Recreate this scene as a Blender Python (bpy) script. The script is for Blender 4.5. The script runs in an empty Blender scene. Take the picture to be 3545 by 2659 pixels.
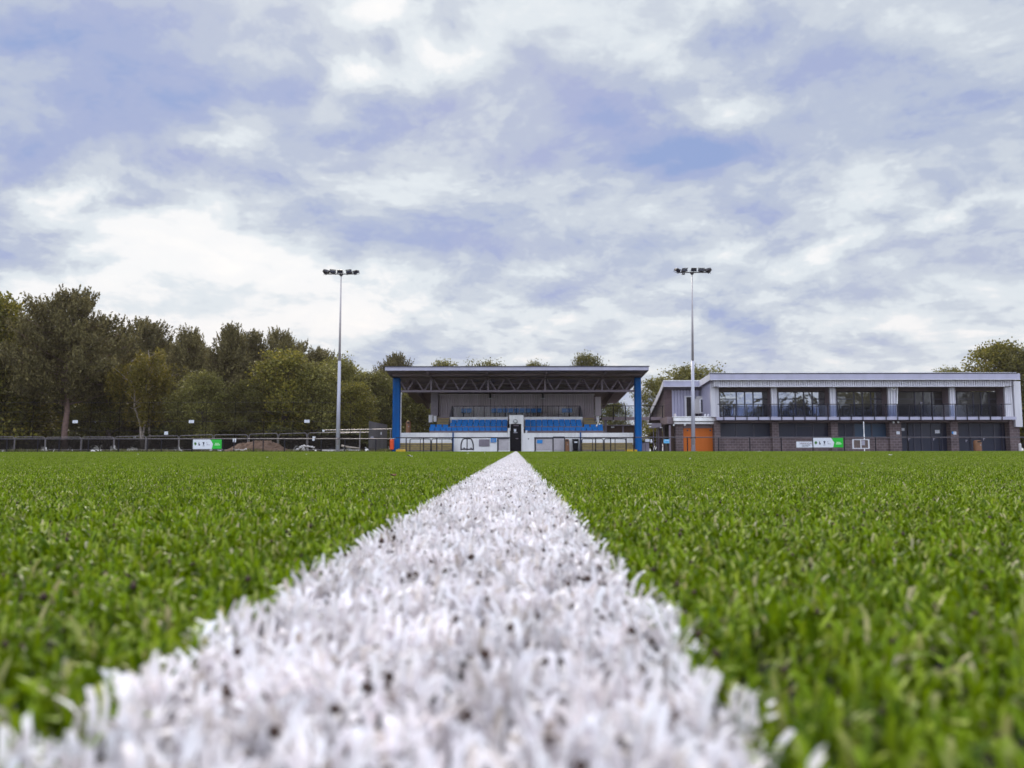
import bpy, math, random
import numpy as np
from mathutils import Matrix, Vector

random.seed(7)
rng = np.random.default_rng(11)
S = bpy.context.scene
COL = S.collection
R = math.radians

# ------------------------------------------------------------------ camera
F, W, H = 2660.0, 3545.0, 2659.0
CZ = 0.0550
VPX, HY = 1787.0, 1561.0
pitch = math.atan((HY - H / 2) / F)
yaw = math.atan((VPX - W / 2) / F)
ROT = Matrix.Rotation(yaw, 3, 'Z') @ Matrix.Rotation(math.pi / 2 + pitch, 3, 'X') @ Matrix.Rotation(R(-0.05), 3, 'Z')
cam = bpy.data.cameras.new('camera')
cam.sensor_width = 36.0
cam.lens = 36.0 * F / W
cam.clip_start = 0.01
cam.clip_end = 3000
cam.dof.use_dof = True
cam.dof.focus_distance = 2.0
cam.dof.aperture_fstop = 14.0
co = bpy.data.objects.new('camera', cam)
COL.objects.link(co)
co.matrix_world = Matrix.Translation((0, 0, CZ)) @ ROT.to_4x4()
S.camera = co


def at(px, py, Y):
    """where the line of sight through photo pixel (px,py) meets the vertical plane y=Y"""
    d = ROT @ Vector(((px - W / 2) / F, -(py - H / 2) / F, -1))
    t = Y / d.y
    return Vector((d.x * t, Y, CZ + d.z * t))


def X(px, Y, py=1540):
    return at(px, py, Y).x


def Z(py, Y, px=1787):
    return at(px, py, Y).z


# ------------------------------------------------------------------ materials
MATS = {}


def nodes_of(name):
    m = bpy.data.materials.new(name)
    m.use_nodes = True
    return m, m.node_tree.nodes, m.node_tree.links, m.node_tree.nodes['Principled BSDF']


def mat(name, col, rough=0.6, var=0.15, scale=3.0, metal=0.0, bump=0.0, bscale=40.0, spec=0.5, streak=False):
    """painted / metal / masonry surface with uneven tone and slight roughness"""
    if name in MATS:
        return MATS[name]
    m, N, L, b = nodes_of(name)
    tc = N.new('ShaderNodeTexCoord')
    mp = N.new('ShaderNodeMapping')
    if streak:
        mp.inputs['Scale'].default_value = (1, 1, 0.12)
    L.new(tc.outputs['Object'], mp.inputs['Vector'])
    n = N.new('ShaderNodeTexNoise')
    n.inputs['Scale'].default_value = scale
    n.inputs['Detail'].default_value = 6
    n.inputs['Roughness'].default_value = 0.65
    L.new(mp.outputs[0], n.inputs['Vector'])
    r = N.new('ShaderNodeMapRange')
    r.inputs[1].default_value = 0.3
    r.inputs[2].default_value = 0.7
    r.inputs[3].default_value = 1 - var
    r.inputs[4].default_value = 1 + var * 0.6
    L.new(n.outputs[0], r.inputs[0])
    mx = N.new('ShaderNodeMix')
    mx.data_type = 'RGBA'
    mx.blend_type = 'MULTIPLY'
    mx.inputs[0].default_value = 1
    mx.inputs[6].default_value = (*col, 1)
    L.new(r.outputs[0], mx.inputs[7])
    L.new(mx.outputs[2], b.inputs['Base Color'])
    b.inputs['Roughness'].default_value = rough
    b.inputs['Metallic'].default_value = metal
    b.inputs['Specular IOR Level'].default_value = spec
    if bump:
        n2 = N.new('ShaderNodeTexNoise')
        n2.inputs['Scale'].default_value = bscale
        n2.inputs['Detail'].default_value = 4
        L.new(tc.outputs['Object'], n2.inputs['Vector'])
        bp = N.new('ShaderNodeBump')
        bp.inputs['Strength'].default_value = bump
        bp.inputs['Distance'].default_value = 0.02
        L.new(n2.outputs[0], bp.inputs['Height'])
        L.new(bp.outputs[0], b.inputs['Normal'])
    MATS[name] = m
    return m


def brick_mat(name, c1, c2, mortar, bw, bh, ms=0.02):
    m, N, L, b = nodes_of(name)
    tc = N.new('ShaderNodeTexCoord')
    sp = N.new('ShaderNodeSeparateXYZ')
    L.new(tc.outputs['Object'], sp.inputs[0])
    ad = N.new('ShaderNodeMath')
    L.new(sp.outputs[0], ad.inputs[0])
    L.new(sp.outputs[1], ad.inputs[1])
    cb = N.new('ShaderNodeCombineXYZ')
    L.new(ad.outputs[0], cb.inputs[0])
    L.new(sp.outputs[2], cb.inputs[1])
    br = N.new('ShaderNodeTexBrick')
    br.inputs['Scale'].default_value = 1
    br.inputs['Brick Width'].default_value = bw
    br.inputs['Row Height'].default_value = bh
    br.inputs['Mortar Size'].default_value = ms
    br.inputs['Mortar Smooth'].default_value = 0.3
    br.inputs['Color1'].default_value = (*c1, 1)
    br.inputs['Color2'].default_value = (*c2, 1)
    br.inputs['Mortar'].default_value = (*mortar, 1)
    L.new(cb.outputs[0], br.inputs['Vector'])
    n = N.new('ShaderNodeTexNoise')
    n.inputs['Scale'].default_value = 1.6
    n.inputs['Detail'].default_value = 7
    L.new(tc.outputs['Object'], n.inputs['Vector'])
    r = N.new('ShaderNodeMapRange')
    r.inputs[1].default_value = 0.3
    r.inputs[2].default_value = 0.7
    r.inputs[3].default_value = 0.75
    r.inputs[4].default_value = 1.2
    L.new(n.outputs[0], r.inputs[0])
    mx = N.new('ShaderNodeMix')
    mx.data_type = 'RGBA'
    mx.blend_type = 'MULTIPLY'
    mx.inputs[0].default_value = 1
    L.new(br.outputs[0], mx.inputs[6])
    L.new(r.outputs[0], mx.inputs[7])
    L.new(mx.outputs[2], b.inputs['Base Color'])
    b.inputs['Roughness'].default_value = 0.85
    bp = N.new('ShaderNodeBump')
    bp.inputs['Strength'].default_value = 0.6
    bp.inputs['Distance'].default_value = 0.01
    bp.invert = True
    L.new(br.outputs['Fac'], bp.inputs['Height'])
    L.new(bp.outputs[0], b.inputs['Normal'])
    MATS[name] = m
    return m


def leaf_mat(name, stops, trans=0.35, rough=0.5, big=0.35, gloss=0.3, obj_var=0.25):
    """foliage / fibre: every separate leaf gets its own tone, clumps vary slowly, light passes through"""
    m, N, L, b = nodes_of(name)
    g = N.new('ShaderNodeNewGeometry')
    ramp = N.new('ShaderNodeValToRGB')
    els = ramp.color_ramp.elements
    while len(els) < len(stops):
        els.new(0.5)
    for e, (p, c) in zip(els, stops):
        e.position = p
        e.color = (*c, 1)
    L.new(g.outputs['Random Per Island'], ramp.inputs[0])
    tc = N.new('ShaderNodeTexCoord')
    n = N.new('ShaderNodeTexNoise')
    n.inputs['Scale'].default_value = big
    n.inputs['Detail'].default_value = 3
    L.new(tc.outputs['Object'], n.inputs['Vector'])
    oi = N.new('ShaderNodeObjectInfo')
    r = N.new('ShaderNodeMapRange')
    r.inputs[1].default_value = 0.3
    r.inputs[2].default_value = 0.7
    r.inputs[3].default_value = 0.7
    r.inputs[4].default_value = 1.3
    L.new(n.outputs[0], r.inputs[0])
    r2 = N.new('ShaderNodeMapRange')
    r2.inputs[3].default_value = 1 - obj_var
    r2.inputs[4].default_value = 1 + obj_var
    L.new(oi.outputs['Random'], r2.inputs[0])
    ml = N.new('ShaderNodeMath')
    ml.operation = 'MULTIPLY'
    L.new(r.outputs[0], ml.inputs[0])
    L.new(r2.outputs[0], ml.inputs[1])
    mx = N.new('ShaderNodeMix')
    mx.data_type = 'RGBA'
    mx.blend_type = 'MULTIPLY'
    mx.inputs[0].default_value = 1
    L.new(ramp.outputs[0], mx.inputs[6])
    L.new(ml.outputs[0], mx.inputs[7])
    L.new(mx.outputs[2], b.inputs['Base Color'])
    b.inputs['Roughness'].default_value = rough
    b.inputs['Specular IOR Level'].default_value = gloss
    t = N.new('ShaderNodeBsdfTranslucent')
    L.new(mx.outputs[2], t.inputs['Color'])
    ms = N.new('ShaderNodeMixShader')
    ms.inputs[0].default_value = trans
    L.new(b.outputs[0], ms.inputs[1])
    L.new(t.outputs[0], ms.inputs[2])
    L.new(ms.outputs[0], N['Material Output'].inputs['Surface'])
    MATS[name] = m
    return m


def glass_mat(name, tint, refl, clear, rough=0.03, wave=0.0):
    """window glass: a dark interior or clear view behind a partly mirroring face"""
    m, N, L, b = nodes_of(name)
    gl = N.new('ShaderNodeBsdfGlossy')
    gl.inputs['Roughness'].default_value = rough
    gl.inputs['Color'].default_value = (0.9, 0.93, 1, 1)
    ms = N.new('ShaderNodeMixShader')
    ms.inputs[0].default_value = refl
    if clear:
        tr = N.new('ShaderNodeBsdfTransparent')
        tr.inputs['Color'].default_value = (*tint, 1)
        L.new(tr.outputs[0], ms.inputs[1])
    else:
        b.inputs['Base Color'].default_value = (*tint, 1)
        b.inputs['Roughness'].default_value = 0.5
        L.new(b.outputs[0], ms.inputs[1])
    L.new(gl.outputs[0], ms.inputs[2])
    if wave:
        tc = N.new('ShaderNodeTexCoord')
        n = N.new('ShaderNodeTexNoise')
        n.inputs['Scale'].default_value = 1.3
        n.inputs['Detail'].default_value = 2
        L.new(tc.outputs['Object'], n.inputs['Vector'])
        bp = N.new('ShaderNodeBump')
        bp.inputs['Strength'].default_value = wave
        bp.inputs['Distance'].default_value = 0.03
        L.new(n.outputs[0], bp.inputs['Height'])
        L.new(bp.outputs[0], gl.inputs['Normal'])
    L.new(ms.outputs[0], N['Material Output'].inputs['Surface'])
    MATS[name] = m
    return m


# lilac-grey metal cladding, purple-grey blockwork, club blue: colours of the real paint as graded in the photo
LILAC = mat('lilac_grey_metal', (0.44, 0.43, 0.57), 0.45, 0.14, 1.2, bump=0.1, bscale=3, streak=True)
PALE = mat('pale_clad_metal', (0.70, 0.69, 0.76), 0.4, 0.16, 1.5, streak=True)
DUSK = mat('dusky_clad_metal', (0.56, 0.49, 0.55), 0.5, 0.2, 1.5, streak=True)
WHITE = mat('white_masonry_paint', (0.93, 0.92, 0.94), 0.6, 0.16, 1.6, bump=0.1, streak=True)
WHITEM = mat('white_metal', (0.86, 0.86, 0.90), 0.35, 0.08, 4)
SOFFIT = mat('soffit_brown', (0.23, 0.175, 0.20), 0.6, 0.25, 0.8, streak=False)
STEEL = mat('mauve_steel', (0.22, 0.18, 0.235), 0.5, 0.15, 3)
BLUE = mat('blue_column_paint', (0.001, 0.098, 0.35), 0.6, 0.35, 2.2, streak=True, bump=0.1, spec=0.12)
SEATB = mat('blue_seat_plastic', (0.002, 0.20, 0.66), 0.5, 0.25, 5, spec=0.25)
DARK = mat('dark_rail_paint', (0.014, 0.014, 0.024), 0.5, 0.2, 6, spec=0.15)
BLACKD = mat('black_door_paint', (0.009, 0.009, 0.015), 0.5, 0.3, 3, spec=0.12)
GALV = mat('galvanised_tube', (0.22, 0.195, 0.21), 0.45, 0.25, 6, metal=0.3)
POLE = mat('pale_pole_paint', (0.50, 0.50, 0.60), 0.4, 0.2, 2, streak=True)
LAMPM = mat('floodlight_case', (0.04, 0.035, 0.045), 0.5, 0.3, 8)
OLIVE = mat('terrace_concrete', (0.20, 0.165, 0.13), 0.85, 0.35, 3, bump=0.4)
NOSE = mat('yellow_nosing', (0.50, 0.36, 0.07), 0.7, 0.35, 7)
YELLOW = mat('yellow_kerb_paint', (0.62, 0.38, 0.015), 0.6, 0.25, 6)
ORANGED = mat('orange_door_paint', (0.60, 0.135, 0.004), 0.6, 0.14, 1.4, streak=True)
ORANGE = mat('orange_plastic', (0.85, 0.08, 0.012), 0.4, 0.15, 5)
BINB = mat('brown_bin_plastic', (0.25, 0.115, 0.055), 0.55, 0.2, 5)
BROWND = mat('brown_door_paint', (0.07, 0.033, 0.022), 0.5, 0.25, 2)
CAB = mat('mauve_cabinet_paint', (0.22, 0.19, 0.25), 0.5, 0.12, 3)
GREYP = mat('grey_panel_paint', (0.24, 0.21, 0.26), 0.5, 0.2, 3)
CREAM = mat('cream_case_metal', (0.56, 0.54, 0.55), 0.45, 0.12, 4)
SIGNW = mat('sign_white', (0.74, 0.76, 0.85), 0.4, 0.05, 3)
SIGNG = mat('sign_green', (0.005, 0.50, 0.03), 0.4, 0.12, 4)
SIGNB = mat('sign_blue', (0.02, 0.28, 0.75), 0.4, 0.12, 6)
NAVY = mat('emblem_navy', (0.008, 0.012, 0.06), 0.5, 0.2, 20)
EMBG = mat('emblem_green', (0.035, 0.17, 0.015), 0.5, 0.6, 30)
EMBL = mat('emblem_lilac', (0.38, 0.36, 0.46), 0.5, 0.2, 20)
MAROON = mat('emblem_maroon', (0.10, 0.01, 0.06), 0.5, 0.2, 20)
LTGREEN = mat('sign_pale_green', (0.55, 0.85, 0.55), 0.5, 0.1, 20)
FRAMEM = mat('dark_window_frame', (0.036, 0.036, 0.066), 0.45, 0.2, 4)
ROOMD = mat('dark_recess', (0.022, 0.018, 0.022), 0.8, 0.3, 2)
ROOFM = mat('roof_felt', (0.16, 0.15, 0.17), 0.8, 0.25, 1)
SHUT = mat('white_shutter', (0.62, 0.58, 0.62), 0.5, 0.16, 2)
NETM = mat('dark_netting', (0.016, 0.014, 0.014), 0.95, 0.35, 2, spec=0.05)
TIMBER = mat('weathered_boards', (0.20, 0.19, 0.21), 0.8, 0.3, 1.5, streak=True)
RUBBLE = mat('white_rubble', (0.62, 0.58, 0.60), 0.85, 0.4, 8, bump=0.6)
SOIL = mat('dug_soil', (0.115, 0.066, 0.044), 0.95, 0.45, 2.5, bump=1.0, bscale=9)
SANDB = mat('bark_birch', (0.36, 0.30, 0.26), 0.85, 0.5, 4, bump=0.5, bscale=14)
BARKR = mat('bark_pine', (0.20, 0.125, 0.11), 0.9, 0.4, 4, bump=0.8, bscale=14)
BARKD = mat('bark_dark', (0.07, 0.055, 0.048), 0.9, 0.4, 4, bump=0.8, bscale=14)
_m = NETM.node_tree
_t = _m.nodes.new('ShaderNodeBsdfTransparent')
_x = _m.nodes.new('ShaderNodeMixShader')
_x.inputs[0].default_value = 0.38
_m.links.new(_m.nodes['Principled BSDF'].outputs[0], _x.inputs[1])
_m.links.new(_t.outputs[0], _x.inputs[2])
_m.links.new(_x.outputs[0], _m.nodes['Material Output'].inputs['Surface'])
BLOCK = brick_mat('purple_grey_blockwork', (0.126, 0.090, 0.094), (0.102, 0.074, 0.082), (0.20, 0.16, 0.175), 0.45, 0.225, 0.022)
BRICKD = brick_mat('dark_brown_brick', (0.12, 0.072, 0.078), (0.095, 0.062, 0.075), (0.15, 0.11, 0.115), 0.24, 0.08, 0.012)
PANE = glass_mat('dark_window_pane', (0.008, 0.009, 0.016), 0.30, False, 0.02, wave=0.30)
PANED = glass_mat('weak_mirror_window_pane', (0.010, 0.008, 0.011), 0.045, False, 0.03, wave=0.3)  # mirrors less than the other upper panes
PANEL = glass_mat('dark_lower_pane', (0.003, 0.008, 0.034), 0.009, False, 0.05, wave=0.2)
CLEAR = glass_mat('balustrade_glass', (0.90, 0.92, 0.92), 0.012, True, 0.02)
SMOKE = glass_mat('smoked_balustrade_glass', (0.66, 0.70, 0.80), 0.02, True, 0.02)
lm, N_, L_, b_ = nodes_of('frosted_lamp_glass')
b_.inputs['Base Color'].default_value = (0.85, 0.88, 0.9, 1)
b_.inputs['Roughness'].default_value = 0.25
FROST = lm


# ------------------------------------------------------------------ mesh helpers
class MB:
    def __init__(self):
        self.v, self.f = [], []

    def box(self, x0, x1, y0, y1, z0, z1):
        x0, x1 = min(x0, x1), max(x0, x1)
        y0, y1 = min(y0, y1), max(y0, y1)
        z0, z1 = min(z0, z1), max(z0, z1)
        n = len(self.v)
        self.v += [(x0, y0, z0), (x1, y0, z0), (x1, y1, z0), (x0, y1, z0), (x0, y0, z1), (x1, y0, z1), (x1, y1, z1), (x0, y1, z1)]
        self.f += [tuple(n + k for k in q) for q in ((0, 3, 2, 1), (4, 5, 6, 7), (0, 1, 5, 4), (1, 2, 6, 5), (2, 3, 7, 6), (3, 0, 4, 7))]
        return self

    def hexa(self, p):
        """eight corners, lower ring then upper ring"""
        n = len(self.v)
        self.v += [tuple(q) for q in p]
        self.f += [tuple(n + k for k in q) for q in ((0, 3, 2, 1), (4, 5, 6, 7), (0, 1, 5, 4), (1, 2, 6, 5), (2, 3, 7, 6), (3, 0, 4, 7))]
        return self

    def prism(self, pts, y0, y1):
        """polygon of (x,z) pushed along y"""
        n, k = len(self.v), len(pts)
        self.v += [(x, y0, z) for x, z in pts] + [(x, y1, z) for x, z in pts]
        self.f.append(tuple(n + i for i in range(k)))
        self.f.append(tuple(n + k + i for i in reversed(range(k))))
        for i in range(k):
            j = (i + 1) % k
            self.f.append((n + i, n + k + i, n + k + j, n + j))
        return self

    def prismx(self, pts, x0, x1):
        """polygon of (y,z) pushed along x"""
        n, k = len(self.v), len(pts)
        self.v += [(x0, y, z) for y, z in pts] + [(x1, y, z) for y, z in pts]
        self.f.append(tuple(n + i for i in reversed(range(k))))
        self.f.append(tuple(n + k + i for i in range(k)))
        for i in range(k):
            j = (i + 1) % k
            self.f.append((n + i, n + j, n + k + j, n + k + i))
        return self

    def tube(self, pts, r, n=8, caps=True):
        """round bar along a polyline; r a number or one per point"""
        pts = [Vector(p) for p in pts]
        rs = r if isinstance(r, (list, tuple)) else [r] * len(pts)
        base = len(self.v)
        for i, p in enumerate(pts):
            a = pts[max(i - 1, 0)]
            c = pts[min(i + 1, len(pts) - 1)]
            d = (c - a).normalized()
            u = d.cross(Vector((0, 1, 0.013)))
            if u.length < 1e-3:
                u = d.cross(Vector((1, 0, 0)))
            u.normalize()
            w = d.cross(u)
            for k in range(n):
                t = 2 * math.pi * k / n
                self.v.append(tuple(p + (u * math.cos(t) + w * math.sin(t)) * rs[i]))
        for i in range(len(pts) - 1):
            for k in range(n):
                a = base + i * n + k
                b = base + i * n + (k + 1) % n
                self.f.append((a, b, b + n, a + n))
        if caps:
            self.f.append(tuple(base + k for k in reversed(range(n))))
            self.f.append(tuple(base + (len(pts) - 1) * n + k for k in range(n)))
        return self

    def lathe(self, cx, cy, prof, n=16, sy=1.0):
        """profile of (radius, z) turned about a vertical axis"""
        base = len(self.v)
        for r, z in prof:
            for k in range(n):
                t = 2 * math.pi * k / n
                self.v.append((cx + r * math.cos(t), cy + sy * r * math.sin(t), z))
        for i in range(len(prof) - 1):
            for k in range(n):
                a = base + i * n + k
                b = base + i * n + (k + 1) % n
                self.f.append((a, b, b + n, a + n))
        self.f.append(tuple(base + k for k in reversed(range(n))))
        self.f.append(tuple(base + (len(prof) - 1) * n + k for k in range(n)))
        return self

    def corrugated(self, x0, x1, y, z0, z1, pitch=0.2, depth=0.07, back=0.05):
        """box-profile metal sheet facing -y"""
        xs, ys = [], []
        n = max(1, int(round((x1 - x0) / pitch)))
        p = (x1 - x0) / n
        for i in range(n):
            b = x0 + i * p
            for fx, fy in ((0.0, 0), (0.42, 0), (0.55, 1), (0.87, 1)):
                xs.append(b + fx * p)
                ys.append(y + fy * depth)
        xs.append(x1)
        ys.append(y)
        yb = y + depth + back
        base = len(self.v)
        k = len(xs)
        for xx, yy in zip(xs, ys):
            self.v.append((xx, yy, z0))
            self.v.append((xx, yy, z1))
        for i in range(k - 1):
            a = base + 2 * i
            self.f.append((a, a + 2, a + 3, a + 1))
        c = len(self.v)
        self.v += [(x0, yb, z0), (x0, yb, z1), (x1, yb, z0), (x1, yb, z1)]
        self.f += [(c, c + 1, c + 3, c + 2), (base, base + 1, c + 1, c), (base + 2 * k - 2, c + 2, c + 3, base + 2 * k - 1)]
        self.f.append(tuple([base + 2 * i + 1 for i in range(k)] + [c + 3, c + 1]))
        self.f.append(tuple([base + 2 * i for i in reversed(range(k))] + [c, c + 2]))
        return self

    def build(self, name, m, parent=None, bevel=0.0, smooth=False):
        off = wloc(parent) if parent else Vector((0, 0, 0))
        me = bpy.data.meshes.new(name)
        me.from_pydata([(a - off.x, b - off.y, c - off.z) for a, b, c in self.v], [], self.f)
        me.materials.append(m)
        if smooth:
            me.polygons.foreach_set('use_smooth', [True] * len(me.polygons))
        me.update()
        o = bpy.data.objects.new(name, me)
        COL.objects.link(o)
        o.parent = parent
        if bevel:
            md = o.modifiers.new('bevel', 'BEVEL')
            md.width = bevel
            md.segments = 2
            md.limit_method = 'ANGLE'
        return o


def wloc(o):
    v = Vector((0, 0, 0))
    while o:
        v += o.location
        o = o.parent
    return v


def tag(o, label, cat, group=None, kind='thing'):
    o['label'] = label
    o['category'] = cat
    o['kind'] = kind
    if group:
        o['group'] = group
    return o


def thing(name, label, cat, loc=(0, 0, 0), group=None):
    o = bpy.data.objects.new(name, None)
    COL.objects.link(o)
    o.location = loc
    o.empty_display_size = 0.2
    return tag(o, label, cat, group)


def whole(mb, name, m, label, cat, group=None, bevel=0.0, loc=None):
    """a thing that is a single mesh"""
    if loc is not None:
        mb.v = [(a - loc[0], b - loc[1], c - loc[2]) for a, b, c in mb.v]
    o = mb.build(name, m, None, bevel)
    if loc is not None:
        o.location = loc
    return tag(o, label, cat, group)


def np_mesh(name, V, Fq, m, smooth=False):
    me = bpy.data.meshes.new(name)
    V = np.asarray(V, dtype=np.float32).reshape(-1, 3)
    Fq = np.asarray(Fq, dtype=np.int32)
    me.vertices.add(len(V))
    me.vertices.foreach_set('co', V.ravel())
    k = Fq.shape[1]
    me.loops.add(Fq.size)
    me.loops.foreach_set('vertex_index', Fq.ravel())
    me.polygons.add(len(Fq))
    me.polygons.foreach_set('loop_start', np.arange(0, Fq.size, k, dtype=np.int32))
    me.polygons.foreach_set('loop_total', np.full(len(Fq), k, dtype=np.int32))
    if smooth:
        me.polygons.foreach_set('use_smooth', np.ones(len(Fq), dtype=bool))
    me.materials.append(m)
    me.update(calc_edges=True)
    me.validate()
    return me


def text_mesh(word, m, x0, x1, z0, z1, y, parent, name='lettering', thick=0.004):
    cu = bpy.data.curves.new('lettering', 'FONT')
    cu.body = word
    cu.extrude = thick
    tmp = bpy.data.objects.new('tmp', cu)
    me = bpy.data.meshes.new_from_object(tmp)
    bpy.data.objects.remove(tmp)
    xs = [v.co.x for v in me.vertices]
    zs = [v.co.y for v in me.vertices]
    ax, bx, az, bz = min(xs), max(xs), min(zs), max(zs)
    off = wloc(parent)
    for v in me.vertices:
        x = x0 + (v.co.x - ax) / (bx - ax) * (x1 - x0)
        z = z0 + (v.co.y - az) / (bz - az) * (z1 - z0)
        v.co = Vector((x, y - v.co.z, z)) - off
    me.materials.clear()
    me.materials.append(m)
    o = bpy.data.objects.new(name, me)
    COL.objects.link(o)
    o.parent = parent
    return o


def struct(o):
    o['kind'] = 'structure'
    return o

# ------------------------------------------------------------------ sky and light
SUN_AZ, SUN_EL = R(-16), R(38)
world = bpy.data.worlds.new("World")
S.world = world
world.use_nodes = True
WN, WL = world.node_tree.nodes, world.node_tree.links
bg = WN['Background']
BGS = 0.12
bg.inputs['Strength'].default_value = BGS
sky = WN.new('ShaderNodeTexSky')
sky.sky_type = 'NISHITA'
sky.sun_disc = False
sky.sun_elevation = SUN_EL
sky.sun_rotation = SUN_AZ
sky.air_density = 1.2
sky.dust_density = 1.5


def wmath(op, a, b=None, c=None, clamp=False):
    n = WN.new('ShaderNodeMath')
    n.operation = op
    n.use_clamp = clamp
    for i, s in enumerate((a, b, c)):
        if s is None:
            continue
        if isinstance(s, (int, float)):
            n.inputs[i].default_value = s
        else:
            WL.new(s, n.inputs[i])
    return n.outputs[0]


def wvec(op, a, b):
    n = WN.new('ShaderNodeVectorMath')
    n.operation = op
    for i, s in enumerate((a, b)):
        if isinstance(s, tuple):
            n.inputs[i].default_value = s
        else:
            WL.new(s, n.inputs[i])
    return n.outputs['Value'] if op == 'DOT_PRODUCT' else n.outputs['Vector']


def wnoise(vec, scale, detail, rough=0.55, dist=0.0, color=False):
    n = WN.new('ShaderNodeTexNoise')
    n.inputs['Scale'].default_value = scale
    n.inputs['Detail'].default_value = detail
    n.inputs['Roughness'].default_value = rough
    n.inputs['Distortion'].default_value = dist
    WL.new(vec, n.inputs['Vector'])
    return n.outputs['Color'] if color else n.outputs[0]


def wcomb(x, y, z):
    n = WN.new('ShaderNodeCombineXYZ')
    for i, s in enumerate((x, y, z)):
        if isinstance(s, (int, float)):
            n.inputs[i].default_value = s
        else:
            WL.new(s, n.inputs[i])
    return n.outputs[0]


def wrange(v, a, b, c, d, smooth=False):
    n = WN.new('ShaderNodeMapRange')
    if smooth:
        n.interpolation_type = 'SMOOTHSTEP'
    WL.new(v, n.inputs[0])
    for i, q in enumerate((a, b, c, d)):
        n.inputs[i + 1].default_value = q
    return n.outputs[0]


tc = WN.new('ShaderNodeTexCoord')
sp = WN.new('ShaderNodeSeparateXYZ')
WL.new(tc.outputs['Generated'], sp.inputs[0])
dx, dy, dz = sp.outputs
# heading and height of the direction, as tangents
ady = wmath('MAXIMUM', wmath('ABSOLUTE', dy), 0.08)
u = wmath('DIVIDE', dx, ady)
v = wmath('DIVIDE', dz, ady)
uv = wcomb(u, v, dy)
# cloud deck seen in perspective
hz = wmath('ADD', wmath('MAXIMUM', dz, 0.0), 0.27)
deck = wcomb(wmath('DIVIDE', dx, hz), wmath('DIVIDE', dy, hz), 0.0)
warp_c = wvec('SUBTRACT', wnoise(deck, 1.7, 5, color=True), (0.5, 0.5, 0.5))
warp_f = wvec('SUBTRACT', wnoise(uv, 8.0, 7, 0.6, color=True), (0.5, 0.5, 0.5))
uvw = wvec('ADD', wvec('ADD', uv, wvec('MULTIPLY', warp_c, (0.20, 0.12, 0))), wvec('MULTIPLY', warp_f, (0.11, 0.075, 0)))
big = wnoise(deck, 1.5, 10, 0.60, 0.6)
puff = wnoise(wcomb(wmath('MULTIPLY', u, 5.0), wmath('MULTIPLY', v, 9.0), 1.7), 1.0, 10, 0.62, 0.9)
mid = wnoise(uv, 6.5, 8, 0.62, 0.35)
# thin streaky layers low down
lay = wnoise(wcomb(wmath('MULTIPLY', u, 5.0), wmath('MULTIPLY', v, 19.0), 3.0), 1.0, 7, 0.6, 0.6)


def blob(acc, sx, sy, rx, ry, amp, ang=0.0):
    k = W / 2212.0
    c = at(sx * k, sy * k, 1.0)
    cu, cv = c.x, c.z - CZ
    ru, rv = rx * k / F, ry * k / F
    d = wvec('SUBTRACT', uvw, (cu, cv, 0))
    ca, sa = math.cos(R(ang)), math.sin(R(ang))
    a = wvec('DOT_PRODUCT', d, (ca / ru, sa / ru, 0))
    b = wvec('DOT_PRODUCT', d, (-sa / rv, ca / rv, 0))
    q = wmath('MULTIPLY_ADD', a, a, wmath('MULTIPLY', b, b))
    e = wmath('EXPONENT', wmath('MULTIPLY', q, -1.0))
    return wmath('MULTIPLY_ADD', e, amp, acc)


acc = wmath('MULTIPLY_ADD', wmath('SUBTRACT', big, 0.5), 0.62, 0.535)
acc = wmath('MULTIPLY_ADD', wmath('SUBTRACT', puff, 0.5), 0.45, acc)
acc = wmath('MULTIPLY_ADD', wmath('SUBTRACT', mid, 0.5), 0.50, acc)
low = wrange(v, 0.03, 0.27, 1.0, 0.0)
# heaped cloud edges: where one bank overlaps the next the tone steps
wdeck = wvec('ADD', deck, wvec('MULTIPLY', warp_c, (0.26, 0.26, 0)))


def billow(vec, scale, det):
    n = WN.new('ShaderNodeTexVoronoi')
    n.voronoi_dimensions = '2D'
    n.feature = 'SMOOTH_F1'
    n.normalize = True
    n.inputs['Scale'].default_value = scale
    n.inputs['Detail'].default_value = det
    n.inputs['Roughness'].default_value = 0.55
    n.inputs['Lacunarity'].default_value = 2.3
    n.inputs['Smoothness'].default_value = 0.35
    WL.new(vec, n.inputs['Vector'])
    return n.outputs['Distance']


heap1 = billow(wdeck, 2.1, 4.5)
heap2 = billow(wvec('ADD', wdeck, (0.0, -0.08, 0.0)), 2.1, 4.5)
acc = wmath('MULTIPLY_ADD', wmath('SUBTRACT', 0.33, heap1), 0.85, acc)
acc = wmath('MULTIPLY_ADD', wmath('SUBTRACT', heap2, heap1), 1.7, acc)
# smaller puffs, lit from above
pv_ = wvec('ADD', wcomb(wmath('MULTIPLY', u, 4.2), wmath('MULTIPLY', v, 6.6), 0.0), wvec('MULTIPLY', warp_f, (0.9, 0.9, 0)))
puf1 = billow(pv_, 1.0, 4.0)
puf2 = billow(wvec('ADD', pv_, (0.0, 0.16, 0.0)), 1.0, 4.0)
acc = wmath('MULTIPLY_ADD', wmath('SUBTRACT', puf2, puf1), 0.50, acc)
acc = wmath('MULTIPLY_ADD', wmath('SUBTRACT', 0.33, puf1), 0.25, acc)
for sc_, lo_, hi_, am_ in ((1.25, .46, .56, .26), (2.6, .45, .57, .12)):
    st_ = wrange(wnoise(wdeck, sc_, 11, 0.58, 0.12), lo_, hi_, 0.0, 1.0, True)
    acc = wmath('MULTIPLY_ADD', wmath('SUBTRACT', st_, 0.5), am_, acc)
    rim = wmath('MULTIPLY', st_, wmath('SUBTRACT', 1.0, st_))
    acc = wmath('MULTIPLY_ADD', rim, 0.38, acc)
st_ = wrange(lay, .47, .56, -0.5, 0.5, True)
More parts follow.
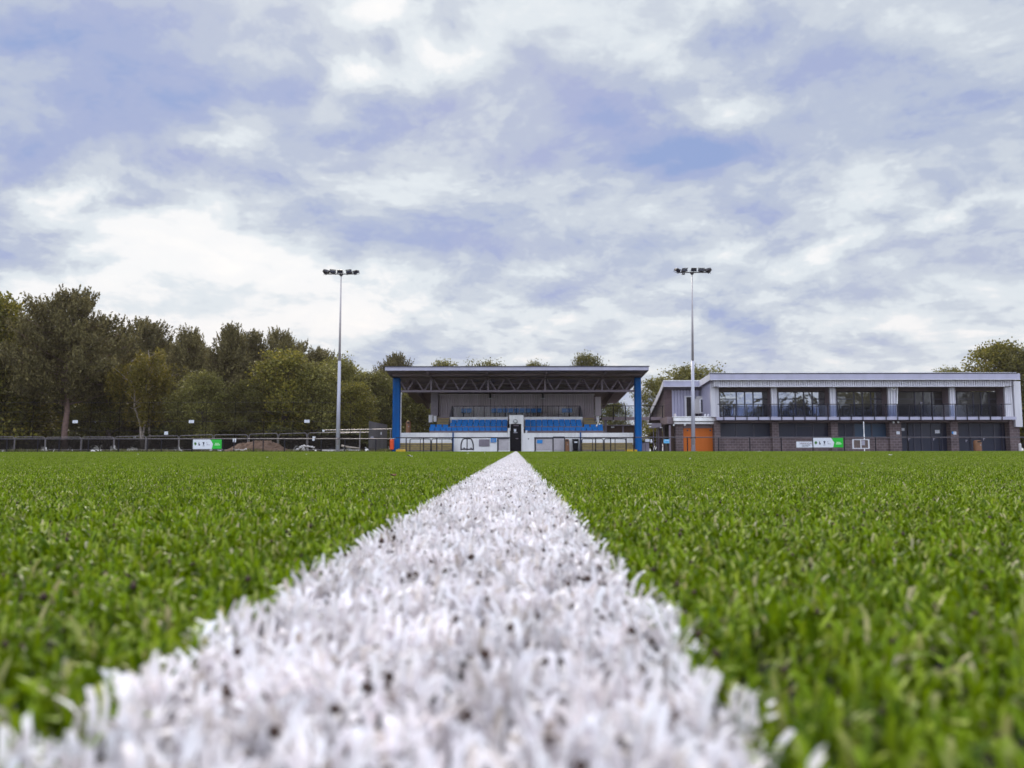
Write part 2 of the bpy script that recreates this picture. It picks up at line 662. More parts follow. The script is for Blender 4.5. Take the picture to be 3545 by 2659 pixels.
acc = wmath('MULTIPLY_ADD', wmath('MULTIPLY', st_, low), 0.18, acc)
acc = wmath('MULTIPLY_ADD', wmath('MULTIPLY', wmath('SUBTRACT', lay, 0.5), low), 0.65, acc)
acc = wmath('MULTIPLY_ADD', low, 0.13, acc)
acc = wmath('MULTIPLY_ADD', wmath('SUBTRACT', acc, 0.57), 0.58, 0.545)
for q in [
    # darker, bluer breaks
    (150, 110, 270, 130, -.50, 0), (330, 235, 120, 70, -.32, 0), (60, 300, 130, 90, -.32, 0), (400, 350, 120, 45, -.52, 12),
    (620, 200, 45, 80, -.45, 0), (900, 290, 230, 50, -.52, 8), (1110, 350, 170, 45, -.50, 5), (1130, 130, 110, 110, -.40, 0),
    (1260, 220, 120, 80, -.40, 0), (1500, 300, 260, 60, -.36, -12), (1750, 170, 230, 110, -.30, 0), (2060, 160, 180, 120, -.26, 0),
    (1130, 560, 240, 55, -.24, 0), (1330, 330, 200, 55, -.30, -5), (1860, 610, 200, 45, -.34, 8), (1960, 640, 70, 35, -.34, 0),
    (1570, 695, 170, 30, -.42, -10), (1240, 640, 130, 34, -.22, 0), (1700, 440, 160, 50, -.20, -15), (690, 60, 60, 60, -.2, 0),
    (90, 510, 170, 45, -.44, 0), (330, 435, 70, 26, -.42, 5), (215, 432, 30, 16, -.38, 0), (900, 745, 80, 26, -.36, 0),
    (760, 480, 190, 70, -.12, 0), (1000, 470, 260, 70, -.10, 0), (1890, 750, 130, 22, -.18, 0), (200, 650, 200, 30, -.14, 0), (2080, 560, 150, 40, -.2, 0),
    # bright openings and lit cloud tops
    (820, 15, 80, 60, .75, 0), (760, 190, 120, 45, .50, 0), (930, 130, 60, 60, .36, 0), (560, 120, 130, 60, .20, 0), (500, 290, 60, 22, .38, 0), (470, 250, 140, 60, .16, 0),
    (1560, 245, 120, 40, .55, 0), (1480, 140, 120, 40, .22, 0), (1830, 500, 90, 32, .52, 28), (2120, 420, 130, 26, .48, 18), (2010, 90, 170, 70, .20, 0),
    (430, 520, 360, 80, .50, -6), (150, 590, 300, 60, .34, 0), (620, 590, 200, 70, .40, 0), (760, 690, 260, 50, .36, 0), (130, 410, 120, 26, .42, 0),
    (1180, 705, 240, 30, .40, 0), (1540, 545, 110, 26, .36, 8), (1720, 590, 90, 26, .42, 12), (2110, 690, 150, 34, .30, 0), (1950, 715, 60, 22, .30, 0), (1880, 400, 140, 60, .16, 20),
    (900, 600, 160, 60, .20, 0), (300, 690, 300, 50, .36, 0), (1480, 620, 90, 26, .24, 10), (980, 170, 60, 60, .1, 0),
]:
    q = list(q)
    q[4] *= 0.80 if q[4] > 0 else 0.62
    acc = blob(acc, *q)
ramp = WN.new('ShaderNodeValToRGB')
WL.new(wmath('DIVIDE', acc, 1.4), ramp.inputs[0])
cr = ramp.color_ramp
cr.interpolation = 'EASE'
stops = [(0.0, (.29, .385, .655)), (.22, (.375, .44, .665)), (.42, (.48, .54, .68)), (.58, (.60, .655, .74)), (.76, (.745, .80, .85)), (1.0, (.93, .935, .945)), (1.4, (1.0, .985, .97))]
stops = [(p / 1.4, c) for p, c in stops]
while len(cr.elements) < len(stops):
    cr.elements.new(0.5)
for e, (p, c) in zip(cr.elements, stops):
    e.position, e.color = p, (*c, 1)
# lilac cast that comes and goes in the darker cloud
hue = wrange(wnoise(deck, 1.3, 3), 0.42, 0.62, 0.0, 1.0)
dk = wmath('MULTIPLY', hue, wrange(acc, 0.15, 0.65, 0.42, 0.0))
mx = WN.new('ShaderNodeMix')
mx.data_type = 'RGBA'
WL.new(dk, mx.inputs[0])
WL.new(ramp.outputs[0], mx.inputs[6])
mx.inputs[7].default_value = (.475, .475, .69, 1)
# warm pale glow close to the skyline
mw = WN.new('ShaderNodeMix')
mw.data_type = 'RGBA'
mw.blend_type = 'MULTIPLY'
WL.new(wmath('MULTIPLY', wrange(v, 0.02, 0.24, 1.0, 0.0), wrange(acc, .5, .9, 0.2, 1.0)), mw.inputs[0])
WL.new(mx.outputs[2], mw.inputs[6])
mw.inputs[7].default_value = (1.0, .955, .945, 1)
# unseen sky behind the viewer and overhead is brightened to light the facades
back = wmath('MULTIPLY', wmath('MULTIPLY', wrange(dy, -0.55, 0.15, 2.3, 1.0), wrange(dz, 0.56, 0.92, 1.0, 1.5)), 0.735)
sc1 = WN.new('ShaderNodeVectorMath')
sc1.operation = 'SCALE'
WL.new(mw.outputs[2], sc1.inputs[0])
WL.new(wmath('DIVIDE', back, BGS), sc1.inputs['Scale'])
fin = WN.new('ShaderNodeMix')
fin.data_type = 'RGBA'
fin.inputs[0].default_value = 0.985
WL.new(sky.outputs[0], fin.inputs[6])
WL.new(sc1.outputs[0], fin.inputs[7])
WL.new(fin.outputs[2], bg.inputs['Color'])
world.cycles.sampling_method = 'MANUAL'
world.cycles.sample_map_resolution = 512

sun = bpy.data.lights.new('sun', 'SUN')
sun.energy = 2.4
sun.angle = R(10)
sun.color = (1.0, 0.90, 0.76)
so = bpy.data.objects.new('sun', sun)
COL.objects.link(so)
d = Vector((math.sin(SUN_AZ) * math.cos(SUN_EL), math.cos(SUN_AZ) * math.cos(SUN_EL), math.sin(SUN_EL)))
so.rotation_euler = d.to_track_quat('Z', 'Y').to_euler()
so.location = (0, 0, 60)

S.view_settings.view_transform = 'Standard'
S.view_settings.look = 'None'
S.view_settings.exposure = 0.45
S.view_settings.gamma = 1.0
S.cycles.use_denoising = True
S.cycles.max_bounces = 6
S.cycles.transparent_max_bounces = 12
S.cycles.caustics_reflective = False
S.cycles.caustics_refractive = False

# ------------------------------------------------------------------ ground
GROUNDM = mat('bare_soil_ground', (0.085, 0.068, 0.05), 0.95, 0.4, 0.6, bump=0.5, bscale=5)
INFILL = mat('rubber_infill', (0.036, 0.025, 0.028), 0.9, 0.6, 60, bump=1.0, bscale=500)
PAVE = mat('grey_tarmac', (0.11, 0.095, 0.10), 0.9, 0.3, 1.2, bump=0.3)
VERGE = mat('rough_verge', (0.09, 0.105, 0.03), 0.95, 0.5, 2.5, bump=0.6, bscale=8)


def sheet(name, x0, x1, y0, y1, z, m, kind='structure'):
    b = MB()
    b.v = [(x0, y0, z), (x1, y0, z), (x1, y1, z), (x0, y1, z)]
    b.f = [(0, 1, 2, 3)]
    o = b.build(name, m)
    o['kind'] = kind
    return o


PITCH_END = 59.9
sheet('ground', -230, 230, -150, 260, -0.012, GROUNDM)
sheet('pitch_base', -48, 48, -60, PITCH_END, 0.0, INFILL)
sheet('path', X(1330, 60), 48, PITCH_END, 66, -0.004, PAVE)
sheet('verge', -60, X(1330, 60), PITCH_END, 70, -0.004, VERGE)

# ------------------------------------------------------------------ turf: tufted fibres, one object for the carpet, one for the white stripe
GREENF = leaf_mat('green_fibre', [(0.0, (.048, .092, .001)), (.30, (.112, .180, .001)), (.68, (.195, .290, .004)), (.86, (.27, .35, .025)), (.94, (.36, .39, .11)), (.985, (.42, .38, .18)), (1.0, (.52, .48, .34))], 0.25, 0.48, 60.0, 0.2, 0.05)
WHITEF = leaf_mat('white_fibre', [(0.0, (.69, .64, .665)), (.5, (.83, .80, .825)), (.9, (.88, .86, .88)), (1.0, (.50, .43, .38))], 0.15, 0.55, 60.0, 0.2, 0.02)


def fibres(g, w, l, tuft, per, hgt, wid, segs=3, jit=0.6, splay=0.8, gap=0.15):
    """a w x l patch of tufts; every fibre is a bent ribbon"""
    nx, ny = int(w / tuft), int(l / tuft)
    gx, gy = np.meshgrid((np.arange(nx) + .5) * w / nx, (np.arange(ny) + .5) * l / ny)
    cx = gx.ravel() + g.uniform(-jit, jit, nx * ny) * tuft
    cy = gy.ravel() + g.uniform(-jit, jit, nx * ny) * tuft
    th = hgt * g.uniform(.74, 1.14, nx * ny)
    k1, k2 = 2 * math.pi / w, 2 * math.pi / l
    lump = np.sin(cx * k1 * 5 + 1.3 * np.sin(cy * k2 * 3)) * np.sin(cy * k2 * 6 + 1.7 * np.sin(cx * k1 * 2))
    th *= 1 + .13 * lump
    keep = g.random(nx * ny) > gap - .10 * lump
    cx, cy, th = cx[keep], cy[keep], th[keep]
    n = len(cx) * per
    bx = np.repeat(cx, per) + g.normal(0, tuft * .22, n)
    by = np.repeat(cy, per) + g.normal(0, tuft * .22, n)
    h = np.repeat(th, per) * np.where(g.random(n) < .25, g.uniform(.5, .8, n), g.uniform(.85, 1.1, n))
    az = g.uniform(0, 2 * math.pi, n)
    lean = g.normal(0.30, 0.36, n) * splay
    bend = g.normal(1.45, 0.8, n) * splay
    face = az + g.normal(0, 0.7, n)
    wd = wid * g.uniform(.7, 1.2, n)
    V = np.zeros((n, segs + 1, 2, 3), np.float32)
    px, py, pz = bx.copy(), by.copy(), np.zeros(n)
    sl = h / segs
    for i in range(segs + 1):
        t = i / segs
        ww = wd * (1.0 - 0.28 * t ** 3) * 0.5
        ox, oy = -np.sin(face) * ww, np.cos(face) * ww
        V[:, i, 0] = np.stack([px - ox, py - oy, pz], 1)
        V[:, i, 1] = np.stack([px + ox, py + oy, pz + g.normal(0, .0004, n)], 1)
        a = np.clip(lean + bend * t ** 1.8, -0.5, 2.6)
        px = px + np.sin(a) * np.cos(az) * sl
        py = py + np.sin(a) * np.sin(az) * sl
        pz = pz + np.cos(a) * sl
    idx = np.arange(n * (segs + 1) * 2).reshape(n, segs + 1, 2)
    q = [np.stack([idx[:, i, 0], idx[:, i, 1], idx[:, i + 1, 1], idx[:, i + 1, 0]], 1) for i in range(segs)]
    V = V.reshape(-1, 3)
    V[:, 2] += 0.0008
    return V, np.concatenate(q, 0)


def scatter(name, sources, pts, rots, scl, idx, base=None):
    """one object that lays copies of small turf pieces over the pitch"""
    me = bpy.data.meshes.new(name)
    me.from_pydata([tuple(p) for p in pts], [], [])
    a = me.attributes.new('turn', 'FLOAT_VECTOR', 'POINT')
    a.data.foreach_set('vector', np.asarray(rots, np.float32).ravel())
    a = me.attributes.new('grow', 'FLOAT_VECTOR', 'POINT')
    a.data.foreach_set('vector', np.asarray(scl, np.float32).ravel())
    a = me.attributes.new('pick', 'INT', 'POINT')
    a.data.foreach_set('value', np.asarray(idx, np.int32))
    c = bpy.data.collections.new(name + ' pieces')
    for i, (sm) in enumerate(sources):
        so_ = bpy.data.objects.new(name + ' piece', sm)
        c.objects.link(so_)
    ng = bpy.data.node_groups.new(name + ' laying', 'GeometryNodeTree')
    ng.interface.new_socket('Geometry', in_out='INPUT', socket_type='NodeSocketGeometry')
    ng.interface.new_socket('Geometry', in_out='OUTPUT', socket_type='NodeSocketGeometry')
    gn, gl = ng.nodes, ng.links
    gi, go = gn.new('NodeGroupInput'), gn.new('NodeGroupOutput')
    ci = gn.new('GeometryNodeCollectionInfo')
    ci.inputs['Collection'].default_value = c
    ci.inputs['Separate Children'].default_value = True
    ci.inputs['Reset Children'].default_value = True
    ip = gn.new('GeometryNodeInstanceOnPoints')
    ip.inputs['Pick Instance'].default_value = True

    def attr(nm, ty):
        n = gn.new('GeometryNodeInputNamedAttribute')
        n.data_type = ty
        n.inputs['Name'].default_value = nm
        return n.outputs[0]
    e2r = gn.new('FunctionNodeEulerToRotation')
    gl.new(attr('turn', 'FLOAT_VECTOR'), e2r.inputs[0])
    gl.new(gi.outputs[0], ip.inputs['Points'])
    gl.new(ci.outputs[0], ip.inputs['Instance'])
    gl.new(attr('pick', 'INT'), ip.inputs['Instance Index'])
    gl.new(e2r.outputs[0], ip.inputs['Rotation'])
    gl.new(attr('grow', 'FLOAT_VECTOR'), ip.inputs['Scale'])
    gl.new(ip.outputs[0], go.inputs[0])
    o = bpy.data.objects.new(name, me)
    COL.objects.link(o)
    md = o.modifiers.new('laying', 'NODES')
    md.node_group = ng
    return o


LX0, LX1 = -0.0765, 0.0400          # the painted stripe, left and right edge
TIP = 0.0112
P = 0.30
fine = []
for k in range(4):
    Vv, Ff = fibres(rng, P, P, 0.0057, 8, TIP, 0.00150, 4, gap=.26)
    Vv[:, :2] -= P / 2
    fine.append(np_mesh('turf_tile', Vv, Ff, GREENF))
P2 = 1.5
coarse = []
for k in range(3):
    Vv, Ff = fibres(rng, P2, P2, 0.0125, 6, TIP * 1.0, 0.0031, 3, splay=1.0, gap=.12)
    Vv[:, :2] -= P2 / 2
    coarse.append(np_mesh('turf_tile', Vv, Ff, GREENF))
P3 = 4.0
far = []
for k in range(2):
    Vv, Ff = fibres(rng, P3, P3, 0.040, 6, TIP * 1.05, 0.009, 2, splay=1.25, gap=.05)
    Vv[:, :2] -= P3 / 2
    far.append(np_mesh('turf_tile', Vv, Ff, GREENF))
pts, rots, scl, idx = [], [], [], []


def lay_side(x_start, sgn, count, y0, y1, P, k0, nk):
    ny = int(round((y1 - y0) / P))
    for i in range(count):
        for j in range(ny):
            pts.append((x_start + sgn * (i + .5) * P, y0 + (j + .5) * P, 0))
            rots.append((0, 0, random.choice((0, 1, 2, 3)) * math.pi / 2))
            scl.append((random.choice((-1, 1)), 1, random.uniform(.94, 1.05)))
            idx.append(k0 + random.randrange(nk))


for xs, sg in ((LX0, -1), (LX1, 1)):
    lay_side(xs, sg, 10, -0.9, 3.9, P, 0, 4)
    lay_side(xs, sg, 12, 3.9, 15.9, P2, 4, 3)
    lay_side(xs, sg, 12, 15.9, 59.9, P3, 7, 2)
    lay_side(xs + sg * 3.0, sg, 10, -0.6, 3.9, P2, 4, 3)
# source names sort as turf piece, turf piece.001 ... in the order made
turf = scatter('turf', fine + coarse + far, pts, rots, scl, idx)
turf['kind'] = 'stuff'
turf['label'] = 'green artificial turf of short bent fibres covering the pitch'
turf['category'] = 'turf'

LW = LX1 - LX0
wt = []
for k in range(4):
    Vv, Ff = fibres(rng, LW, P, 0.0057, 8, TIP * 1.10, 0.00160, 4, gap=.19)
    Vv[:, 0] -= LW / 2
    Vv[:, 1] -= P / 2
    wt.append(np_mesh('line_tile', Vv, Ff, WHITEF))
wf = []
for k in range(2):
    Vv, Ff = fibres(rng, LW, 1.5, 0.012, 7, TIP * 1.10, 0.0032, 2)
    Vv[:, 0] -= LW / 2
    Vv[:, 1] -= 0.75
    wf.append(np_mesh('line_tile', Vv, Ff, WHITEF))
pts, rots, scl, idx = [], [], [], []
xm = (LX0 + LX1) / 2
for j in range(18):
    pts.append((xm, -0.9 + (j + .5) * P, 0))
    rots.append((0, 0, random.choice((0, math.pi))))
    scl.append((random.choice((-1, 1)), 1, 1))
    idx.append(j % 4)
for j in range(37):
    pts.append((xm, 4.5 + (j + .5) * 1.5 - 0.0, 0))
    rots.append((0, 0, random.choice((0, math.pi))))
    scl.append((random.choice((-1, 1)), 1, 1))
    idx.append(4 + j % 2)
line = scatter('halfway_line', wt + wf, pts, rots, scl, idx)
line['kind'] = 'structure'
line['label'] = 'white fibre line running straight down the green pitch'

# rubber infill crumbs that have worked up on to the fibres
CRUMB = mat('brown_rubber_crumb', (.060, .033, .026), .9, .5, 300)


def crumbs(g, w, l, n, r0, z0, z1):
    c = np.stack([g.uniform(0, w, n), g.uniform(0, l, n), g.uniform(z0, z1, n)], 1)
    o = np.array([(1, 0, 0), (0, 1, 0), (-1, 0, 0), (0, -1, 0), (0, 0, 1), (0, 0, -1)], float)
    r = r0 * g.uniform(.6, 1.35, (n, 1, 1))
    V = c[:, None, :] + o[None] * r * g.uniform(.7, 1.25, (n, 6, 3))
    f = np.array([(0, 1, 4), (1, 2, 4), (2, 3, 4), (3, 0, 4), (1, 0, 5), (2, 1, 5), (3, 2, 5), (0, 3, 5)])
    return V.reshape(-1, 3), (f[None] + 6 * np.arange(n)[:, None, None]).reshape(-1, 3)


ct = []
for k, (w_, n_) in enumerate(((LW, 150), (LW, 130), (P, 300), (P, 260))):
    Vv, Ff = crumbs(rng, w_, P, n_, .00125 if k < 2 else .0012, TIP * (.68 if k < 2 else .4), TIP * (1.0 if k < 2 else .85))
    Vv[:, 0] -= w_ / 2
    Vv[:, 1] -= P / 2
    ct.append(np_mesh('crumb_tile', Vv, Ff, CRUMB))
pts, rots, scl, idx = [], [], [], []
for j in range(12):
    pts.append((xm, -0.9 + (j + .5) * P, 0.0))
    rots.append((0, 0, random.choice((0, math.pi))))
    scl.append((1, 1, 1))
    idx.append(j % 2)
for xs, sg in ((LX0, -1), (LX1, 1)):
    for i in range(7):
        for j in range(12):
            pts.append((xs + sg * (i + .5) * P, -0.9 + (j + .5) * P, 0.0))
            rots.append((0, 0, random.choice((0, 1, 2, 3)) * math.pi / 2))
            scl.append((1, 1, 1))
            idx.append(2 + (i + j) % 2)
cr_o = scatter('rubber_crumb', ct, pts, rots, scl, idx)
cr_o['kind'] = 'stuff'
cr_o['label'] = 'dark brown rubber crumbs lying on the turf fibres'
cr_o['category'] = 'rubber crumb'

# thin haze added over the ground to lift dark tones, sky outside it
b = MB().box(-240, 240, -160, 270, -1.2, 21.0)
hz_m = bpy.data.materials.new('tone_lift_haze')
hz_m.use_nodes = True
hn, hl_ = hz_m.node_tree.nodes, hz_m.node_tree.links
hn.remove(hn['Principled BSDF'])
pv = hn.new('ShaderNodeVolumePrincipled')
pv.inputs['Color'].default_value = (1.0, .86, .84, 1)
pv.inputs['Density'].default_value = 0.00016
pv.inputs['Anisotropy'].default_value = 0.25
hl_.new(pv.outputs[0], hn['Material Output'].inputs['Volume'])
hz_o = b.build('haze', hz_m)
hz_o['kind'] = 'stuff'
hz_o['label'] = 'thin pale haze added over the pitch and the wood to lift dark tones'
hz_o['category'] = 'haze'
S.cycles.volume_bounces = 0

# ------------------------------------------------------------------ trees
LEAF_DARK = leaf_mat('dark_broad_leaf', [(0, (0.082, 0.079, 0.023)), (.5, (0.139, 0.134, 0.035)), (.85, (0.205, 0.189, 0.047)), (1, (0.284, 0.252, 0.070))], .36, .55, .35, .25)
LEAF_GOLD = leaf_mat('yellow_green_leaf', [(0, (0.078, 0.077, 0.017)), (.45, (0.141, 0.132, 0.023)), (.8, (0.214, 0.192, 0.031)), (1, (0.286, 0.226, 0.043))], .36, .55, .3, .25)
LEAF_BIRCH = leaf_mat('birch_leaf', [(0, (0.137, 0.123, 0.026)), (.5, (0.216, 0.183, 0.032)), (1, (0.342, 0.261, 0.050))], .4, .55, .3, .25)
NEEDLE = leaf_mat('pine_needle', [(0, (0.091, 0.080, 0.034)), (.5, (0.149, 0.129, 0.052)), (1, (0.238, 0.196, 0.077))], .25, .6, .4, .2)
SHRUBM = leaf_mat('shrub_leaf', [(0, (0.050, 0.055, 0.017)), (.6, (0.095, 0.098, 0.026)), (1, (0.174, 0.158, 0.043))], .25, .5, .5, .3)


def leaves(g, C, size, up=0.0, aspect=0.62, out=None, droop=0.0):
    """one diamond leaf (or sprig) per centre"""
    n = len(C)
    ax = g.normal(0, 1, (n, 3))
    if out is not None:
        ax += out * 1.2
    ax[:, 2] += up
    ax[:, 2] -= droop
    ax /= np.linalg.norm(ax, axis=1, keepdims=True) + 1e-9
    rd = g.normal(0, 1, (n, 3))
    sd = np.cross(ax, rd)
    sd /= np.linalg.norm(sd, axis=1, keepdims=True) + 1e-9
    sz = (size * g.uniform(.65, 1.3, n))[:, None]
    nrm = np.cross(ax, sd)
    a = C - ax * sz * .5
    b = C + sd * sz * aspect * .5 + nrm * sz * .08
    c = C + ax * sz * .5
    e = C - sd * sz * aspect * .5 + nrm * sz * .08
    V = np.stack([a, b, c, e], 1).reshape(-1, 3)
    Fq = np.arange(4 * n).reshape(n, 4)
    return V, Fq


def limb_mesh(name, polys, m):
    b = MB()
    for pts, rs in polys:
        b.tube(pts, rs, 7)
    me = bpy.data.meshes.new(name)
    me.from_pydata(b.v, [], b.f)
    me.materials.append(m)
    me.polygons.foreach_set('use_smooth', [True] * len(me.polygons))
    return me


def wander(g, a, b, k=5, amt=0.06):
    a, b = np.array(a, float), np.array(b, float)
    L = np.linalg.norm(b - a)
    out = []
    for i in range(k + 1):
        t = i / k
        p = a + (b - a) * t
        if 0 < i < k:
            p = p + g.normal(0, L * amt, 3) * (1, 1, .5)
        out.append(tuple(p))
    return out


def broad_tree(seed, Ht, Rd, base, lobes, leaf, lm, bark=BARKD, fork=False, squash=1.0):
    g = np.random.default_rng(seed)
    polys, cent, outs = [], [], []
    top = Ht * .82
    lean = g.normal(0, .25, 2)
    trunk = wander(g, (0, 0, -.2), (lean[0], lean[1], top), 6, .012)
    r0 = .02 * Ht
    polys.append((trunk, [r0 * (1.15 - .95 * i / 6) for i in range(7)]))
    for i in range(lobes):
        t = (i + .5) / lobes
        z = base + (Ht - base) * (t ** .85)
        env = math.sin(math.pi * min(1, .18 + .80 * t)) ** .7
        az = i * 2.399 + g.uniform(-.5, .5)
        rr = Rd * env * g.uniform(.35, .80)
        lr = Rd * g.uniform(.30, .46) * (1.0 - .35 * t)
        c = np.array([math.cos(az) * rr, math.sin(az) * rr, min(z, Ht - lr * .85)])
        k = min(5, max(1, int(c[2] / top * 5 - 1)))
        polys.append((wander(g, trunk[k], c, 4, .07), [r0 * .34, r0 * .25, r0 * .18, r0 * .11, r0 * .05]))
        nc = int(26 + 40 * (lr / 2) ** 1.2)
        dr = g.normal(0, 1, (nc, 3))
        dr /= np.linalg.norm(dr, axis=1, keepdims=True)
        rad = lr * np.where(g.random((nc, 1)) < .2, g.uniform(1.1, 1.5, (nc, 1)), g.uniform(.55, 1.08, (nc, 1)))
        cc = c + dr * rad * (1, 1, .8 * squash)
        for j in range(0, nc, 7):
            polys.append((wander(g, c, cc[j], 3, .08), [r0 * .07, r0 * .05, r0 * .035, r0 * .02]))
        per = 15
        cr_ = .20 + .13 * lr
        P_ = np.repeat(cc, per, 0) + g.normal(0, cr_, (nc * per, 3)) * (1, 1, .75)
        cent.append(P_)
        outs.append(np.repeat(dr, per, 0))
    C = np.concatenate(cent)
    O = np.concatenate(outs)
    keep = C[:, 2] > base * .55
    V, Fq = leaves(g, C[keep], leaf, .1, .66, O[keep])
    return limb_mesh('trunk', polys, bark), np_mesh('crown', V, Fq, lm)


def pine_tree(seed, Ht, Rd, base, spread=1.0, lm=NEEDLE):
    """Scots pine: bare reddish stem, layered sprays of shoots that all point up"""
    g = np.random.default_rng(seed)
    polys, cs, ax_up = [], [], []
    r0 = .021 * Ht
    trunk = wander(g, (0, 0, -.2), (g.normal(0, .3), g.normal(0, .3), Ht * .96), 7, .008)
    polys.append((trunk, [r0 * (1.1 - .98 * (i / 7) ** .9) for i in range(8)]))
    nb = 84
    shoots = []
    for i in range(nb):
        t = (i + g.uniform(0, 1)) / nb
        z = base + (Ht - base) * t
        env = (1 - t) ** .62 * (.45 + .55 * min(1, t * 3.5)) + .06
        L = Rd * env * g.uniform(.62, 1.1)
        az = i * 2.399 + g.uniform(-.6, .6)
        p0 = np.array([0, 0, z - L * .18])
        tip = np.array([math.cos(az) * L, math.sin(az) * L, z + L * g.uniform(-.12, .30)])
        mid_ = (p0 + tip) / 2 + np.array([0, 0, -.05 * L])
        polys.append(([tuple(p0), tuple(mid_), tuple(tip)], [r0 * .22 * (1 - t * .6), r0 * .14 * (1 - t * .5), r0 * .05]))
        ns = int(5 + 7 * L)
        for s in range(ns):
            f = g.uniform(.25, 1.05)
            p = p0 + (tip - p0) * f + g.normal(0, .30, 3) * (1, 1, .5)
            shoots.append((p, az))
    for s in range(9):
        shoots.append((np.array([g.normal(0, .35), g.normal(0, .35), Ht - g.uniform(.3, 1.6)]), g.uniform(0, 6.28)))
    for p, az in shoots:
        hi = p[2] / Ht
        hl = g.uniform(.7, 1.25) * (1 + .35 * (hi > .7))
        tilt = np.array([math.cos(az) * .28, math.sin(az) * .28, 1.0]) + g.normal(0, .16, 3)
        tilt /= np.linalg.norm(tilt)
        n = 20
        tt = g.uniform(0, 1, n)
        cs.append(p + tilt * (tt * hl)[:, None] + g.normal(0, 1, (n, 3)) * (.11 * (1.15 - tt))[:, None])
        ax_up.append(np.repeat(tilt[None] * .9, n, 0))
        m = 11 if hi < .62 else (7 if hi < .8 else 3)
        cs.append(p + g.normal(0, .30, (m, 3)) * (1, 1, .5))
        ax_up.append(np.repeat(tilt[None] * .5, m, 0))
    C = np.concatenate(cs)
    V, Fq = leaves(g, C, .30, .5, .40, np.concatenate(ax_up))
    return limb_mesh('trunk', polys, BARKR), np_mesh('crown', V, Fq, lm)


def birch_tree(seed, Ht, Rd, base):
    g = np.random.default_rng(seed)
    polys, cs = [], []
    stems = [((0, 0, -.2), (-.9, .2, Ht * .74)), ((.25, 0, -.2), (1.7, -.2, Ht * .80)), ((.1, .2, -.2), (.5, .9, Ht * .9))]
    for a, b in stems:
        st = wander(g, a, b, 6, .014)
        r0 = .0115 * Ht
        polys.append((st, [r0 * (1.1 - .95 * i / 6) for i in range(7)]))
        for i in range(15):
            t = g.uniform(.30, 1.0)
            k = min(5, int(t * 6))
            p0 = np.array(st[k]) + (np.array(st[k + 1]) - np.array(st[k])) * (t * 6 - k if t < 1 else 0)
            az = g.uniform(0, 2 * math.pi)
            L = Rd * g.uniform(.35, .9) * (1.15 - .6 * t)
            tip = p0 + np.array([math.cos(az) * L, math.sin(az) * L, L * g.uniform(.5, 1.0)])
            tip[2] = min(tip[2], Ht)
            polys.append((wander(g, p0, tip, 4, .05), [r0 * .36, r0 * .27, r0 * .18, r0 * .1, r0 * .05]))
            for s in range(15):
                f = g.uniform(.35, 1.05)
                q = p0 + (tip - p0) * f + g.normal(0, .28, 3)
                dl = g.uniform(.8, 2.6)
                n = int(10 * dl + 6)
                tt = g.uniform(0, 1, n)
                w = np.stack([g.normal(0, .09, n) + math.cos(az) * .25 * tt, g.normal(0, .09, n) + math.sin(az) * .25 * tt, -tt * dl + .15], 1)
                cs.append(q + w)
    C = np.concatenate(cs)
    C = C[C[:, 2] > base]
    V, Fq = leaves(g, C, .21, 0, .6, droop=1.2)
    return limb_mesh('trunk', polys, SANDB), np_mesh('crown', V, Fq, LEAF_BIRCH)


def shrub(seed, Ht, Rd, lm):
    g = np.random.default_rng(seed)
    polys, cs, os_ = [], [], []
    for i in range(13):
        az, rr = g.uniform(0, 6.28), Rd * g.uniform(0, .75)
        z = Ht * g.uniform(.2, .85)
        c = np.array([math.cos(az) * rr, math.sin(az) * rr, z])
        polys.append((wander(g, (c[0] * .2, c[1] * .2, -.1), c, 3, .06), [.05, .04, .03, .012]))
        n = 210
        dr = g.normal(0, 1, (n, 3))
        dr /= np.linalg.norm(dr, axis=1, keepdims=True)
        cs.append(c + dr * (g.uniform(.3, 1.1, n) * Rd * .36)[:, None] * (1, 1, .75))
        os_.append(dr)
    C = np.concatenate(cs)
    O = np.concatenate(os_)
    k = C[:, 2] > .05
    V, Fq = leaves(g, C[k], .21, .1, .6, O[k])
    return limb_mesh('stem', polys, BARKD), np_mesh('foliage', V, Fq, lm)


KIND = {
    'oak': (broad_tree(21, 12, 4.6, 2.4, 17, .27, LEAF_DARK), 12.0),
    'ash': (broad_tree(22, 13, 4.2, 3.2, 16, .26, LEAF_DARK), 13.0),
    'maple': (broad_tree(23, 13, 5.0, 1.2, 22, .29, LEAF_GOLD), 13.0),
    'lime': (broad_tree(24, 11, 4.0, 1.6, 17, .27, LEAF_GOLD), 11.0),
    'pine': (pine_tree(31, 15, 7.6, 5.0), 15.0),
    'slim pine': (pine_tree(32, 15, 4.6, 4.0), 15.0),
    'bushy pine': (pine_tree(33, 14, 6.6, 2.6), 14.0),
    'birch': (birch_tree(41, 12, 3.8, 2.6), 12.0),
    'shrub': (shrub(51, 2.6, 1.7, SHRUBM), 2.6),
    'green shrub': (shrub(52, 2.4, 1.8, LEAF_GOLD), 2.4),
}


def plant(kind, name, px, top, Y, label, cat='tree', group=None, wide=1.0, turn=None, xw=None, ht=None):
    (tm, cm), h0 = KIND[kind]
    if xw is None:
        p = at(px, top, Y)
        x, h = p.x, p.z
    else:
        x, h = xw, ht
    t = thing(name, label, cat, (x, Y, 0), group)
    s = h / h0
    t.scale = (s * wide, s * wide, s)
    t.rotation_euler = (0, 0, random.uniform(0, 6.28) if turn is None else turn)
    for me, nm in ((tm, 'stem' if 'shrub' in kind else 'trunk'), (cm, 'foliage' if 'shrub' in kind else 'crown')):
        o = bpy.data.objects.new(nm, me)
        COL.objects.link(o)
        o.parent = t
    return t


